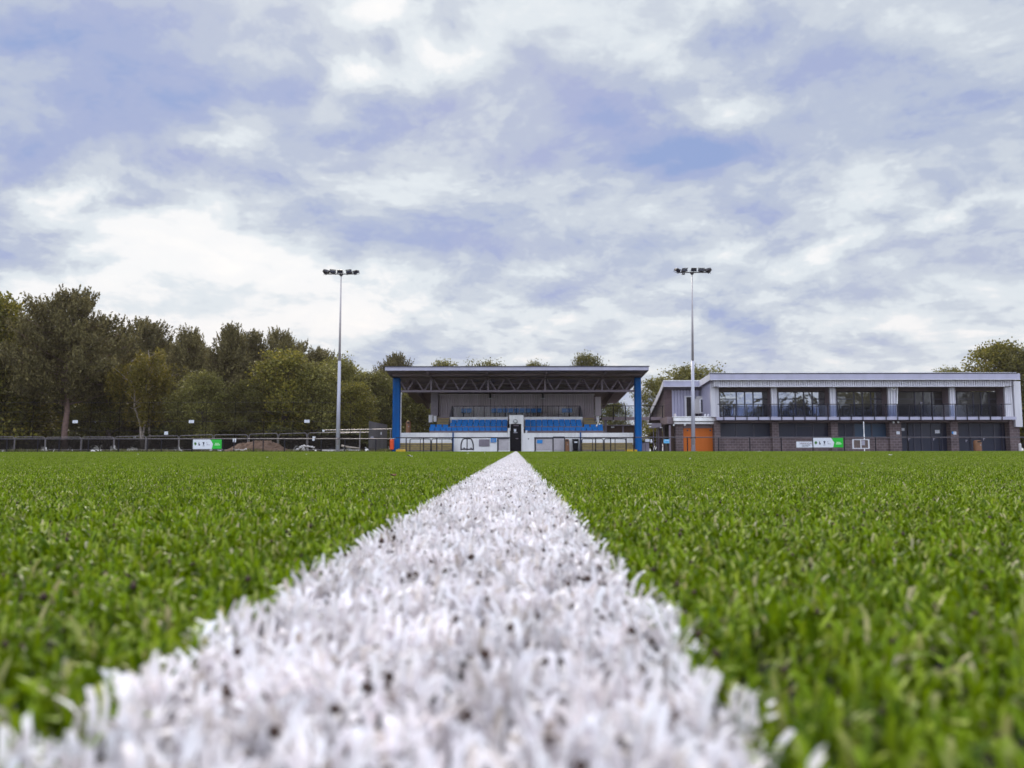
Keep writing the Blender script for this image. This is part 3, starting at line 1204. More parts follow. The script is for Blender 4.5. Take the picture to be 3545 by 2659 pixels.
# the trees one can pick out, left to right
for a in [
    ('maple', 'maple_tree', -20, 1030, 72, 'tall yellow-green leafy tree at the very left end of the wood', 1.10),
    ('lime', 'maple_tree', 95, 1215, 73.5, 'low spreading yellow-green tree left of the bare reddish pine trunk', 1.25),
    ('pine', 'pine_tree', 250, 1036, 70.6, 'tallest pine with upright shoots on a bare reddish trunk behind the fence', 1.0),
    ('birch', 'birch_tree', 520, 1178, 72.5, 'drooping birch with several pale stems behind the fence', 1.08),
    ('ash', 'leafy_tree', 385, 1250, 75, 'mid green leafy tree between the tall pine and the birch', 1.0),
    ('bushy pine', 'pine_tree', 505, 1133, 84, 'dark round-topped pine rising straight above the birch', 1.05),
    ('slim pine', 'pine_tree', 655, 1162, 80, 'slender pine standing just right of the birch with gaps near its tip', 1.0),
    ('oak', 'leafy_tree', 700, 1290, 71.5, 'dull green rounded tree above the white and green advertising board', 1.05),
    ('slim pine', 'pine_tree', 797, 1152, 79, 'sharp-tipped pine above the soil heap, taller of the close pair', 1.0),
    ('bushy pine', 'pine_tree', 862, 1172, 82, 'broad ragged-topped pine above the soil heap, lower of the close pair', .85),
    ('ash', 'leafy_tree', 858, 1320, 73, 'dark leafy tree directly behind the soil heap', 1.0),
    ('pine', 'pine_tree', 976, 1170, 84, 'pointed pine standing behind the yellowish lime tree', .8),
    ('lime', 'lime_tree', 985, 1222, 75, 'yellowish green lime tree midway between the soil heap and the floodlight mast', 1.15),
    ('oak', 'leafy_tree', 1085, 1262, 76, 'olive green tree just left of the floodlight mast', 1.1),
    ('bushy pine', 'pine_tree', 1110, 1228, 86, 'flat-topped pine peeping over the olive tree beside the floodlight mast', 1.0),
    ('oak', 'leafy_tree', 1178, 1242, 82, 'dark tree directly behind the lattice-headed floodlight mast beside the wood', 1.0),
    ('lime', 'lime_tree', 1225, 1330, 76, 'low yellow-brown tree just right of the floodlight mast beside the wood', 1.1),
    ('ash', 'leafy_tree', 1262, 1292, 84, 'brownish green tree above the grey board hoarding', 1.1),
    ('pine', 'pine_tree', 1372, 1246, 92, 'spiky pine whose tip shows above the near end of the stand roof', .8),
    ('oak', 'leafy_tree', 1318, 1290, 84, 'dark tree at the wood end just outside the blue stand column', 1.1),
    ('oak', 'leafy_tree', 1442, 1340, 85, 'dim tree seen under the stand roof beside the thin white lamp post', 1.25),
    ('ash', 'leafy_tree', 1530, 1253, 96, 'feathery treetop showing just above the stand roof, first of four from the wood', .9),
    ('oak', 'leafy_tree', 1682, 1254, 96, 'low treetop just above the stand roof, second of four from the wood', .85),
    ('ash', 'leafy_tree', 1858, 1257, 98, 'thin wisp of treetop above the stand roof, third of four from the wood', .8),
    ('ash', 'leafy_tree', 2036, 1229, 96, 'largest leafy treetop standing above the stand roof', .85),
    ('oak', 'leafy_tree', 2128, 1392, 92, 'tree with sky gaps seen under the stand roof above the footbridge', .95),
    ('ash', 'leafy_tree', 2275, 1310, 90, 'leafy tree filling the gap between the stand and the clubhouse annex', 1.1),
    ('oak', 'leafy_tree', 2395, 1272, 94, 'tree rising behind the annex roof beside the second floodlight mast', 1.35),
    ('maple', 'leafy_tree', 3440, 1192, 84, 'large golden green tree rising above the far end of the clubhouse roof', 1.1),
    ('ash', 'leafy_tree', 3560, 1196, 80, 'dark tree at the end wall of the clubhouse', 1.0),
    ('ash', 'leafy_tree', 3292, 1277, 96, 'sparse low treetop on the clubhouse roofline left of the golden green tree', 1.0),
]:
    plant(a[0], a[1], a[2], a[3], a[4], a[5], 'tree', None, a[6])

# deeper rows of the wood: nothing tells these apart
for i, px in enumerate(range(-90, 1470, 78)):
    prof = np.interp(px, [-90, 60, 260, 400, 560, 800, 1000, 1200, 1300, 1470], [1105, 1115, 1115, 1175, 1185, 1210, 1220, 1275, 1298, 1300])
    plant(('bushy pine', 'oak', 'pine', 'ash')[i % 4], 'wood_tree', px + random.uniform(-20, 20), prof + random.uniform(0, 45), 94 + random.uniform(-3, 6),
          'dark tree deep in the wood behind the front trees', 'tree', 'trees deep in the wood', 1.15)
for i, px in enumerate(range(-60, 1440, 92)):
    plant(('oak', 'ash')[i % 2], 'wood_tree', px + random.uniform(-20, 20), 1375 + random.uniform(-25, 25), 87 + random.uniform(-2, 2),
          'dark tree deep in the wood behind the front trees', 'tree', 'trees deep in the wood', 1.6)
for i in range(7):
    plant(('oak', 'ash', 'lime', 'bushy pine')[i % 4], 'wood_tree', 0, 0, 76 + random.uniform(-3, 14), 'dark tree deep in the wood behind the front trees', 'tree', 'trees deep in the wood', 1.2, None, -55 - 4.2 * i, random.uniform(11, 15))
# undergrowth behind the fence
for i, px in enumerate(range(-40, 1420, 58)):
    plant('shrub', 'shrub', px + random.uniform(-15, 15), 1478 + random.uniform(-28, 22), 74 + random.uniform(-1.5, 5),
          'dark shrub in the undergrowth below the wood', 'shrub', 'shrubs below the wood', 1.25)
for px, top, Y, lab in [(2120, 1470, 80, 'leafy shrub under the footbridge nearest the stand'), (2185, 1480, 82, 'shrub under the footbridge beside the blue column'), (2258, 1466, 82, 'shrub under the footbridge behind the pale box canopy'),
                        (3540, 1420, 82, 'shrub at the end wall of the clubhouse')]:
    plant('green shrub', 'shrub', px, top, Y, lab, 'shrub', None, 1.2)
# the trees across the pitch, seen only as reflections in the clubhouse windows
for i in range(11):
    xw = 6 + i * 9.5 + random.uniform(-3, 3)
    plant(('oak', 'ash', 'maple')[i % 3], 'far_side_tree', 0, 0, -42 + random.uniform(-6, 6), 'leafy tree across the pitch, mirrored in the clubhouse windows', 'tree', 'trees mirrored in the windows', 1.0, None, xw, random.uniform(10.5, 16.5))
for i in range(24):  # hedge added out of view to block bright sky from the lower panes
    plant('shrub', 'blocking_shrub', 0, 0, -46 + random.uniform(-1, 1), 'shrub of an unseen hedge added across the pitch to darken window reflections', 'shrub', 'added hedge shrubs darkening the window reflections', 1.0, None, -6 + i * 5.2, random.uniform(4.2, 6.0))

# rough grass along the fence foot
g = np.random.default_rng(5)
n = 9000
gx = g.uniform(X(-60, 62), X(1352, 62), n)
gy = 60.6 + np.abs(g.normal(0, 2.6, n))
clump = np.sin(gx * 1.7) + np.sin(gx * .63 + 2) + g.normal(0, .7, n)
gh = np.clip(.10 + .07 * clump, .05, .38) * g.uniform(.6, 1.2, n)
a = g.uniform(0, 6.28, n)
w = .022
V = np.zeros((n, 4, 3), np.float32)
lx, ly = g.normal(0, .35, n) * gh, g.normal(0, .35, n) * gh
V[:, 0] = np.stack([gx - np.cos(a) * w, gy - np.sin(a) * w, 0 * gx - .01], 1)
V[:, 1] = np.stack([gx + np.cos(a) * w, gy + np.sin(a) * w, 0 * gx - .01], 1)
V[:, 2] = np.stack([gx + lx + np.cos(a) * w * .3, gy + ly, gh], 1)
V[:, 3] = np.stack([gx + lx - np.cos(a) * w * .3, gy + ly, gh], 1)
GR = leaf_mat('rough_grass_blade', [(0, (.05, .065, .015)), (.5, (.095, .10, .03)), (.8, (.15, .14, .05)), (1, (.24, .20, .11))], .25, .6, .5, .2)
o = bpy.data.objects.new('rough_grass', np_mesh('rough_grass', V.reshape(-1, 3), np.arange(4 * n).reshape(n, 4), GR))
COL.objects.link(o)
o['kind'] = 'stuff'
o['label'] = 'rough olive grass growing along the foot of the fence'
o['category'] = 'grass'


def child(name, mb, m, parent, loc, rot=(0, 0, 0), bevel=0.0, me=None):
    """a part built about its own origin, then set in place and turned"""
    if me is None:
        me = bpy.data.meshes.new(name)
        me.from_pydata(mb.v, [], mb.f)
        me.materials.append(m)
    o = bpy.data.objects.new(name, me)
    COL.objects.link(o)
    o.parent = parent
    o.location = Vector(loc) - (wloc(parent) if parent else Vector())
    o.rotation_euler = rot
    if bevel:
        md = o.modifiers.new('bevel', 'BEVEL')
        md.width = bevel
        md.segments = 2
    return o


def rect(px0, px1, py0, py1, Y, depth, mb=None):
    """box whose front face covers these photo pixels at depth Y"""
    mb = mb or MB()
    a, b = at(px0, py1, Y), at(px1, py0, Y)
    return mb.box(a.x, b.x, Y, Y + depth, a.z, b.z)


# ================================================================== grandstand
YF, YC = 63.0, 62.0
stand = thing('grandstand', 'low football grandstand with sloping cantilever roof, blue columns and rows of blue seats', 'grandstand', (0, 62, 0))
zr1, zr0 = Z(1268.5, 58.7), Z(1282.5, 58.7)
xl, xr = X(1333, 58.7, 1275), X(2246, 58.7, 1275)
SL = 0.070
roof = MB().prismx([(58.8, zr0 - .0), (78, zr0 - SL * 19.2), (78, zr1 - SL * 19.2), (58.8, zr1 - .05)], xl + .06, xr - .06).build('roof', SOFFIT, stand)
f = MB().box(xl, xr, 58.68, 58.8, zr0, zr1 - .04)
f.build('fascia', LILAC, stand, 0.01)
c = MB().box(xl - .03, xr + .05, 58.62, 59.0, zr1 - .04, zr1 + .02)
c.build('roof_capping', FRAMEM, stand)
for sx in (xl, xr - .06):
    MB().prismx([(58.82, zr0 - .02), (78, zr0 - SL * 19.2 - .02), (78, zr1 - SL * 19.2), (58.82, zr1 - .06)], sx, sx + .06).build('verge_board', SOFFIT, stand)


def zroof(y):
    return zr0 - SL * (y - 58.8)


for y in (60.2, 64.4, 66.8):
    b = MB()
    b.box(xl + .35, xr - .35, y - .05, y + .05, zroof(y) - .16, zroof(y) - .01)
    b.build('purlin', STEEL if y > 61 else SOFFIT, stand)
zc0, zc1 = Z(1358, YC), Z(1350.5, YC)
zt0, zt1 = Z(1313, YC), Z(1306.5, YC)
MB().box(X(1386, YC), X(2199, YC), YC - .09, YC + .09, zc0, zc1).build('bottom_chord', STEEL, stand, .01)
MB().box(X(1386, YC), X(2199, YC), YC - .09, YC + .09, zt0, min(zt1, zroof(YC) - .01)).build('top_chord', SOFFIT, stand)
for px in (1493, 1690, 1887, 2084):
    x = X(px, YC, 1330)
    MB().box(x - .07, x + .07, YC - .13, YC - .06, zc0 + .02, Z(1297, YC) - .08).build('truss_post', STEEL, stand)
    MB().prismx([(59.2, zroof(59.2) - .14), (68.9, zroof(68.9) - .30), (68.9, zroof(68.9) - .02), (59.2, zroof(59.2) - .02)], x - .06, x + .06).build('rafter', SOFFIT, stand)
for px in (1408, 1467, 1527, 1592, 1657, 1720, 1786, 1853, 1919, 1983, 2046, 2112, 2163):
    for s in (-1, 1):
        a = at(px + s * 4, 1350, YC)
        b_ = at(px + s * 27, 1313, YC)
        MB().tube([a, b_], .055, 6).build('truss_diagonal', STEEL, stand)
for px in (1430, 2140):
    x = X(px, 66, 1380)
    MB().prismx([(62.3, zroof(62.3) - .35), (77.9, zroof(77.9) - .55), (77.9, zroof(77.9) - .01), (62.3, zroof(62.3) - .01)], x - .12, x + .12).build('side_rafter', SOFFIT, stand)
for a, b_ in ((1358.5, 1384.5), (2198.5, 2221.5)):
    MB().box(X(a, YC), X(b_, YC), YC - .26, YC + .26, -.02, zroof(YC) - .02).build('column', BLUE, stand, .09)
# rear block and clad wall
YB = 69.0
zf = Z(1443, 66.4)
MB().box(X(1522, YB), X(2058, YB), YB + .15, 77.5, -.02, zroof(77.5) - .02).build('rear_block', BRICKD, stand)
w = MB()
for a, b_ in ((1520, 1697), (1699, 1879), (1881, 2058)):
    w.corrugated(X(a, YB), X(b_, YB), YB, zf, Z(1368, YB), .21, .09)
w.build('rear_cladding', DUSK, stand)
MB().box(X(1518, YB), X(2060, YB), YB - .03, YB + .14, Z(1368, YB) + .002, Z(1364, YB)).build('cladding_flashing', DUSK, stand)
for px in (1697, 1880):
    MB().box(X(px - 3, YB), X(px + 3, YB), YB - .35, YB - .04, Z(1379, YB), Z(1363, YB) + .35).build('roof_bracket', DARK, stand)
    MB().box(X(px - 9, YB), X(px + 9, YB), YB - .32, YB - .035, Z(1381, YB), Z(1379, YB) - .003).build('bracket_plate', PALE, stand)
rect(1491, 1517, 1356, 1440, 68.6, 1.2).build('end_pier', GREYP, stand, .02)
rect(2061, 2080, 1374, 1440, 68.6, .5).build('end_panel', DUSK, stand, .02)
# balcony
MB().box(X(1500, 66.4), X(2076, 66.4), 66.62, YB - .01, zf - .25, zf).build('balcony_floor', SOFFIT, stand)
zb = Z(1406, 66.5)
b = MB()
b.tube([(X(1563, 66.5), 66.5, zb), (X(2010, 66.5), 66.5, zb)], .03, 6)
b.build('balcony_rail', DARK, stand)
pxs = np.linspace(1566, 2008, 13)
for i, px in enumerate(pxs):
    x = X(px, 66.5)
    MB().box(x - .025, x + .025, 66.46, 66.54, zf - .1, zb - .02).build('balcony_post', DARK, stand)
for i in range(12):
    MB().box(X(pxs[i], 66.5) + .05, X(pxs[i + 1], 66.5) - .05, 66.49, 66.505, zf + .08, zb - .06).build('balcony_glass', CLEAR, stand)
for px, s in ((1564, -1), (2010, 1)):
    x = X(px, 66.5)
    MB().prism([(x, zf), (x + s * .25, zf), (x + s * .02, zb), (x, zb)], 66.56, 68.6).build('balcony_end_screen', FRAMEM, stand)
# front walls
zp = Z(1498, YF)
fl = MB()
fl.box(X(1387, YF), X(1757.5, YF), YF, YF + .2, -.02, zp)
fl.build('front_wall', WHITE, stand)
fr = MB()
fr.box(X(1810, YF), X(2193, YF), YF, YF + .2, -.02, Z(1499, YF))
fr.build('front_wall', WHITE, stand)
MB().box(X(1387, YF), X(1757.5, YF), YF - .05, YF - .003, Z(1513, YF), zp - .01).build('parapet_band', WHITE, stand)
MB().box(X(1986, YF), X(2193, YF), YF - .05, YF - .003, Z(1513, YF), Z(1500, YF)).build('parapet_band', WHITE, stand)
ct = MB()
ct.box(X(1758, YF), X(1765, YF), YF - .02, YF + .75, -.02, Z(1482, YF))
ct.box(X(1763, YF), X(1813, YF), YF + .25, YF + .75, Z(1468, YF) + .02, zf)
ct.box(X(1805, YF), X(1813, YF), YF + .25, YF + .75, -.02, Z(1468, YF) + .018)
ct.box(X(1765.2, YF), X(1767, YF), YF + .25, YF + .75, Z(1482, YF) - .2, Z(1468, YF) + .018)
ct.build('entrance_surround', WHITE, stand)
dr = rect(1766, 1805, 1468, 1560.5, YF + .6, .06).build('door', BLACKD, stand)
rect(1779, 1787, 1485, 1494.5, YF + .585, .012).build('door_notice', SIGNW, dr)
rect(1778, 1791, 1496, 1499, YF + .585, .012).build('door_plate', EMBL, dr)
rect(1778, 1796, 1471, 1475, YF + .585, .012).build('door_name_plate', STEEL, dr)
rect(1785, 1794, 1517, 1519.5, YF + .53, .06).build('door_handle', STEEL, dr)
MB().box(X(1768, 64.5), X(1806, 64.5), 63.75, 66.6, -.02, zf - .26).build('entrance_core', FRAMEM, stand)
# roller shutters and hatches let into the front wall
for a, b_, y0, y1 in ((1726.5, 1762, 1520, 1557.5), (1855, 1912, 1519, 1558), (1916, 1953, 1516, 1560)):
    m_ = MB()
    z0, z1 = Z(y1, YF - .06), Z(y0, YF - .06)
    n = int((z1 - z0) / .085)
    for k in range(n):
        h = (z1 - z0) / n
        m_.prismx([(YF - .06, z0 + k * h), (YF - .075, z0 + k * h + h * .5), (YF - .06, z0 + k * h + h * .92), (YF - .01, z0 + k * h + h * .92), (YF - .01, z0 + k * h)], X(a, YF), X(b_, YF))
    s_ = m_.build('roller_shutter', SHUT, stand)
    MB().box(X(a, YF) - .03, X(b_, YF) + .03, YF - .12, YF - .004, z1 + .002, z1 + .11).build('shutter_box', FRAMEM, s_)
    MB().box(X(a, YF) - .075, X(a, YF) - .004, YF - .09, YF - .004, z0 - .05, z1 - .002).build('shutter_guide', FRAMEM, s_)
# terracing at both ends
for a, b_ in ((1380, 1566), (2011, 2193)):
    x0, x1 = X(a, 62.3), X(b_, 62.3)
    st = MB()
    zz = [Z(1553.5, 61.8), Z(1547, 62.2), Z(1540.5, 62.6), Z(1534, 62.9)]
    yy = [61.75, 62.05, 62.35, 62.65]
    st.prismx([(62.94, -.02), (61.75, -.02), (61.75, zz[0]), (62.05, zz[0]), (62.05, zz[1]), (62.35, zz[1]), (62.35, zz[2]), (62.65, zz[2]), (62.65, zz[3]), (62.94, zz[3])], x0, x1)
    t_ = st.build('terrace_steps', OLIVE, stand)
    for y, z in zip(yy, zz):
        MB().box(x0 + .02, x1 - .02, y - .012, y + .05, z - .045, z + .006).build('step_nosing', NOSE, t_)
# upper walls and walkway
for a, b_ in ((1557, 1758), (1815, 2018)):
    MB().box(X(a, 66.4), X(b_, 66.4), 66.4, 66.6, 1.9, Z(1443.5, 66.4)).build('upper_wall', WHITE, stand)
for a, b_ in ((1487, 1757), (1817, 2090)):
    x0, x1 = X(a, 64.5), X(b_, 64.5)
    st = MB()
    for y0, y1, z in ((63.3, 64.2, 1.45), (64.2, 65.1, 1.72), (65.1, 66.39, 2.12)):
        st.box(x0, x1, y0, y1 - .004, -.02, z)
    st.build('seating_tiers', SOFFIT, stand)
for a, b_ in ((1512, 1553), (2021, 2060)):
    st = MB()
    for k in range(4):
        y0 = 65.3 + k * .28
        st.box(X(a, 65.6), X(b_, 65.6), y0, y0 + .276, 2.1, Z(1466 - k * 6.2, 65.6))
    s_ = st.build('stair', OLIVE, stand)
    for k in range(4):
        y0 = 65.3 + k * .28
        MB().box(X(a, 65.6) + .02, X(b_, 65.6) - .02, y0 - .01, y0 + .03, Z(1466 - k * 6.2, 65.6) - .03, Z(1466 - k * 6.2, 65.6) + .004).build('step_nosing', NOSE, s_)
for a, b_, y0, y1 in ((1484, 1497, 1437, 1462), (1501, 1511, 1440, 1460), (2065, 2074, 1444, 1460)):
    rect(a, b_, y0, y1, 66.0, .12).build('stair_side_panel', PALE, stand)
for px in (1568.5, 2010):
    MB().tube([(X(px, 62.97), 62.97 - .08, -.02), (X(px, 62.97), 62.97 - .08, Z(1497, 62.9))], .055, 8).build('handrail_post', BLUE, stand)
for a, b_ in ((1417, 1567), (2012, 2168)):
    yh = 61.5
    zz = Z(1519.5, yh)
    for i in range(2):
        x0, x1 = X(a + (b_ - a) * (i * .5), yh) + .05, X(a + (b_ - a) * (i * .5 + .5), yh) - .03
        r_ = .13
        MB().tube([(x0, yh, -.02), (x0, yh, zz - r_), (x0 + r_ * .3, yh, zz - r_ * .3), (x0 + r_, yh, zz), (x1 - r_, yh, zz), (x1 - r_ * .3, yh, zz - r_ * .3), (x1, yh, zz - r_), (x1, yh, -.02)], .035, 7).build('handrail', DARK, stand)
        xm_ = (x0 + x1) / 2
        MB().tube([(xm_, yh, -.02), (xm_, yh, zz)], .028, 6).build('handrail_post', DARK, stand)

# seats: tip-up shells fixed to the tiers
sm = MB()
sm.prismx([(.10, .0), (.17, .02), (.20, .38), (.155, .40), (.12, .16)], -.222, .222)
sm.prismx([(-.0, .03), (.055, .0), (.10, .30), (.05, .33)], -.21, .21)
seat_me = bpy.data.meshes.new('seat')
seat_me.from_pydata(sm.v, [], sm.f)
seat_me.materials.append(SEATB)
bk = MB()
bk.box(-.03, .03, .09, .15, -.30, .06)
bk.box(-.205, .205, .10, .14, -.03, .0)
brk_me = bpy.data.meshes.new('bracket')
brk_me.from_pydata(bk.v, [], bk.f)
brk_me.materials.append(DARK)


def seat_row(a, b_, top, Y, n=None):
    x0, x1 = X(a, Y, top), X(b_, Y, top)
    n = n or int((x1 - x0) / .465)
    for i in range(n):
        x = x0 + (i + .5) * (x1 - x0) / n
        z = Z(top, Y) - .40 + random.uniform(-.008, .008)
        s_ = child('seat', None, None, stand, (x, Y, z), (random.uniform(-.04, .04), 0, random.uniform(-.05, .05)), .018, seat_me)
        q = bpy.data.objects.new('bracket', brk_me)
        COL.objects.link(q)
        q.parent = s_


for a, b_ in ((1486, 1757), (1817, 2089)):
    seat_row(a, b_, 1478.5, 64.4)
for a, b_ in ((1557, 1757), (1817, 2016)):
    seat_row(a, b_, 1463, 65.2)
for a, b_ in ((1487, 1553), (2020, 2089)):
    seat_row(a, b_, 1469, 65.0)
for a, b_ in ((1562, 1757), (1817, 2013)):
    seat_row(a, b_, 1452, 66.0)
for a, b_, n in ((1596, 1633, 2), (1700, 1876, 9), (1945, 1982, 2)):
    seat_row(a, b_, 1413, 67.4, n)

# ------------------------------------------------------------------ things on and around the stand
t = thing('wall_lamp', 'round white bulkhead lamp over the dark centre door of the stand', 'lamp', (X(1784, 63.2, 1459), 63.2, Z(1459, 63.2)))
p = wloc(t)
b = MB()
b.tube([(p.x, 63.21, p.z), (p.x, 63.14, p.z)], .17, 16)
b.build('lamp_base', DARK, t)
b = MB()
b.tube([(p.x, 63.14, p.z), (p.x, 63.08, p.z), (p.x, 63.04, p.z)], [.145, .125, .06], 16)
b.build('lamp_glass', FROST, t, smooth=True)
whole(rect(1658, 1695, 1521, 1545.5, YF - .05, .045), 'notice_board', GREYP, 'plain grey panel on the white front wall of the stand', 'panel', bevel=.008)
for a, b_, y0, y1, lab in ((1699, 1718, 1517, 1531, 'bright blue sign beside the plain grey panel on the stand front'), (1859, 1878, 1523, 1535, 'dark blue sign at the top corner of a shuttered hatch')):
    t = thing('sign', lab, 'sign', at((a + b_) / 2, (y0 + y1) / 2, YF - .12))
    rect(a, b_, y0, y1, YF - .12, .03).build('sign_plate', SIGNB, t)
    if a < 1800:
        for k in range(3):
            rect(a + 3, b_ - 4 - k, y0 + 3 + k * 3.6, y0 + 4.3 + k * 3.6, YF - .124, .003).build('lettering', EMBL, t)
whole(rect(1819.5, 1825.5, 1490, 1498.5, YF + .05, .04), 'notice', SIGNW, 'tiny white notice standing on the parapet right of the centre door', 'notice')
whole(MB().tube([at(1829.5, 1519, YF - .06), at(1829.5, 1519, YF - .002)], .045, 8), 'wall_vent', DARK, 'small dark round vent on the white wall right of the centre door', 'vent')


def litter_bin(px, top, bot, Y, label, wpx, m=BINB, ph=None):
    a, b_ = at(px - wpx / 2, bot, Y), at(px + wpx / 2, top, Y)
    z0 = b_.z - (ph if ph else b_.z)
    wd = b_.x - a.x
    cx = (a.x + b_.x) / 2
    h = b_.z - z0
    t = thing('litter_bin', label, 'bin', (cx, Y, z0), 'brown litter bins')
    q = MB()
    q.lathe(cx, Y, [(wd * .46, z0), (wd * .5, z0 + .04), (wd * .5, z0 + h * .74)], 16)
    q.build('body', m, t)
    q = MB()
    q.lathe(cx, Y, [(wd * .52, z0 + h * .74), (wd * .50, z0 + h * .80), (wd * .47, z0 + h * .93), (wd * .36, z0 + h * .985), (wd * .15, z0 + h)], 16)
    q.build('hood', m, t)
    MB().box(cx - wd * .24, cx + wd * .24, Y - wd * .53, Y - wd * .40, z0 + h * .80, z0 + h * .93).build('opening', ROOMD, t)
    MB().box(cx + wd * .06, cx + wd * .2, Y - wd * .515, Y - wd * .47, z0 + h * .52, z0 + h * .60).build('sticker', EMBL, t)


litter_bin(1963, 1520, 1560, 62.3, 'brown litter bin standing against the white stand front beside the dark hatch', 16)
litter_bin(1414, 1458, 1498, 66.0, 'brown litter bin up on the end terrace behind the white parapet', 18, ph=1.05)
litter_bin(3384, 1524, 1563, 64.8, 'brown litter bin with open mouth in front of the clubhouse glass doors', 23)
t = thing('wheeled_bin', 'black wheeled bin with a white sticker against the white stand front', 'bin', at(1993, 1540, 62.4))
b = MB()
a0, a1 = at(1983, 1560, 62.4), at(2003, 1524, 62.4)
b.hexa([(a0.x + .05, 62.45, .05), (a1.x - .05, 62.45, .05), (a1.x - .05, 62.85, .05), (a0.x + .05, 62.85, .05), (a0.x, 62.35, a1.z), (a1.x, 62.35, a1.z), (a1.x, 62.9, a1.z), (a0.x, 62.9, a1.z)])
b.build('body', BLACKD, t, .015)
b = MB()
b.hexa([(a0.x - .02, 62.3, a1.z + .003), (a1.x + .02, 62.3, a1.z + .003), (a1.x + .02, 62.95, a1.z + .003), (a0.x - .02, 62.95, a1.z + .003), (a0.x, 62.33, a1.z + .06), (a1.x, 62.33, a1.z + .06), (a1.x, 62.95, a1.z + .12), (a0.x, 62.95, a1.z + .12)])
b.build('lid', BLACKD, t, .01)
MB().box(a0.x + .12, a1.x - .10, 62.33, 62.345, a1.z - .22, a1.z - .10).build('sticker', SIGNW, t)
for xx in (a0.x + .02, a1.x - .07):
    MB().tube([(xx, 62.85, .08), (xx + .05, 62.85, .08)], .08, 12).build('wheel', DARK, t)
# rounded hoop frame leaning by the rail
t = thing('hoop_frame', 'dark rounded metal hoop frame with a centre bar by the rail', 'frame', at(1617, 1555, 60.9))
Y_ = 60.9
pp = [at(x, y, Y_) for x, y in ((1596, 1559), (1596, 1540), (1599, 1528), (1603, 1521), (1608, 1518.5), (1627, 1518.5), (1632, 1521), (1636, 1530), (1638.5, 1541), (1638.5, 1559))]
MB().tube(pp, .05, 8).build('hoop', DARK, t)
MB().tube([at(1617, 1559, Y_), at(1617, 1519, Y_)], .042, 8).build('centre_bar', DARK, t)
MB().tube([at(1596, 1555.5, Y_), at(1638.5, 1555.5, Y_)], .05, 8).build('base_bar', DARK, t)
for x in (1604, 1628):
    rect(x, x + 5, 1550, 1555, Y_ - .05, .1).build('foot_clamp', DARK, t)
# life-ring style orange tube bin
t = thing('orange_bin', 'bright orange tube bin beside the foot of the blue column nearest the wood', 'bin', at(1356, 1556, 61.2))
x0, x1 = X(1349.5, 61.2), X(1364, 61.2)
cx, rr = (x0 + x1) / 2, (x1 - x0) / 2
MB().lathe(cx, 61.2, [(rr * .75, Z(1556, 61.2)), (rr * .95, Z(1554, 61.2)), (rr, Z(1528, 61.2)), (rr * .96, Z(1526, 61.2))], 18).build('body', ORANGE, t, smooth=False)
MB().lathe(cx, 61.2, [(rr * 1.04, Z(1526, 61.2)), (rr * .95, Z(1522, 61.2)), (rr * .55, Z(1520, 61.2))], 18).build('lid', ORANGE, t)
MB().tube([(cx, 61.2, -.02), (cx, 61.2, Z(1555.9, 61.2))], .05, 8).build('stand_post', DARK, t)
for a, b_, lab in ((1370, 1405, 'yellow painted kerb block at the foot of the blue column nearest the wood'), (2166, 2206, 'yellow painted kerb block at the foot of the blue column nearest the clubhouse')):
    whole(rect(a, b_, 1556.5, 1566, 61.0, .35), 'kerb_block', YELLOW, lab, 'kerb', bevel=.03)
# thin post lamp behind the near column
t = thing('post_lamp', 'thin white post lamp with a small globe beyond the stand column', 'lamp', (X(1388, 68), 68, 0))
x = X(1388, 68, 1430)
MB().tube([(x, 68, -.02), (x, 68, Z(1367, 68))], .05, 8).build('post', WHITEM, t)
MB().lathe(x, 68, [(.05, Z(1367, 68)), (.10, Z(1366, 68)), (.12, Z(1364, 68)), (.10, Z(1360.5, 68)), (.04, Z(1359, 68))], 14).build('globe', FROST, t)

# ================================================================== pitch rails
YR = 60.1


def railing(label, px_list, x_end, y_top, top_m=DARK):
    t = thing('pitch_railing', label, 'railing', (X(px_list[0], YR), YR, 0))
    z = Z(y_top, YR, px_list[0])
    z2 = Z(y_top, YR, x_end[1])
    MB().tube([(X(x_end[0], YR), YR, z), (X(x_end[1], YR), YR, z2)], .038, 8).build('top_rail', top_m, t)
    for px in px_list:
        x = X(px, YR)
        MB().tube([(x, YR, -.02), (x, YR, z - .03)], .042, 8).build('post', DARK, t)
    return t


GALVD = mat('weathered_rail_tube', (0.10, 0.088, 0.105), 0.5, 0.3, 5, metal=0.2)
railing('low dark tube railing along the pitch below the wood', [24, 131, 205, 306, 411, 510, 559, 665, 772, 810, 878, 911, 985, 1112, 1194, 1301], (-120, 1370), 1519.5, GALVD)
railing('low dark tube railing along the stand front as far as its centre door', [1406, 1466, 1512, 1566, 1723], (1370.5, 1765), 1515.5)
railing('low dark tube railing along the stand from its shuttered hatches to the blue column', [1852, 1915, 1955, 2010, 2062, 2114, 2168, 2194], (1849, 2199), 1515.5)
railing('low dark tube railing in front of the clubhouse', [2288, 2380, 2488, 2596, 2705, 2814, 2923, 3031, 3142, 3252, 3361, 3469], (2199.5, 3660), 1514.0, GALVD)

# ------------------------------------------------------------------ boards and signs on the rail


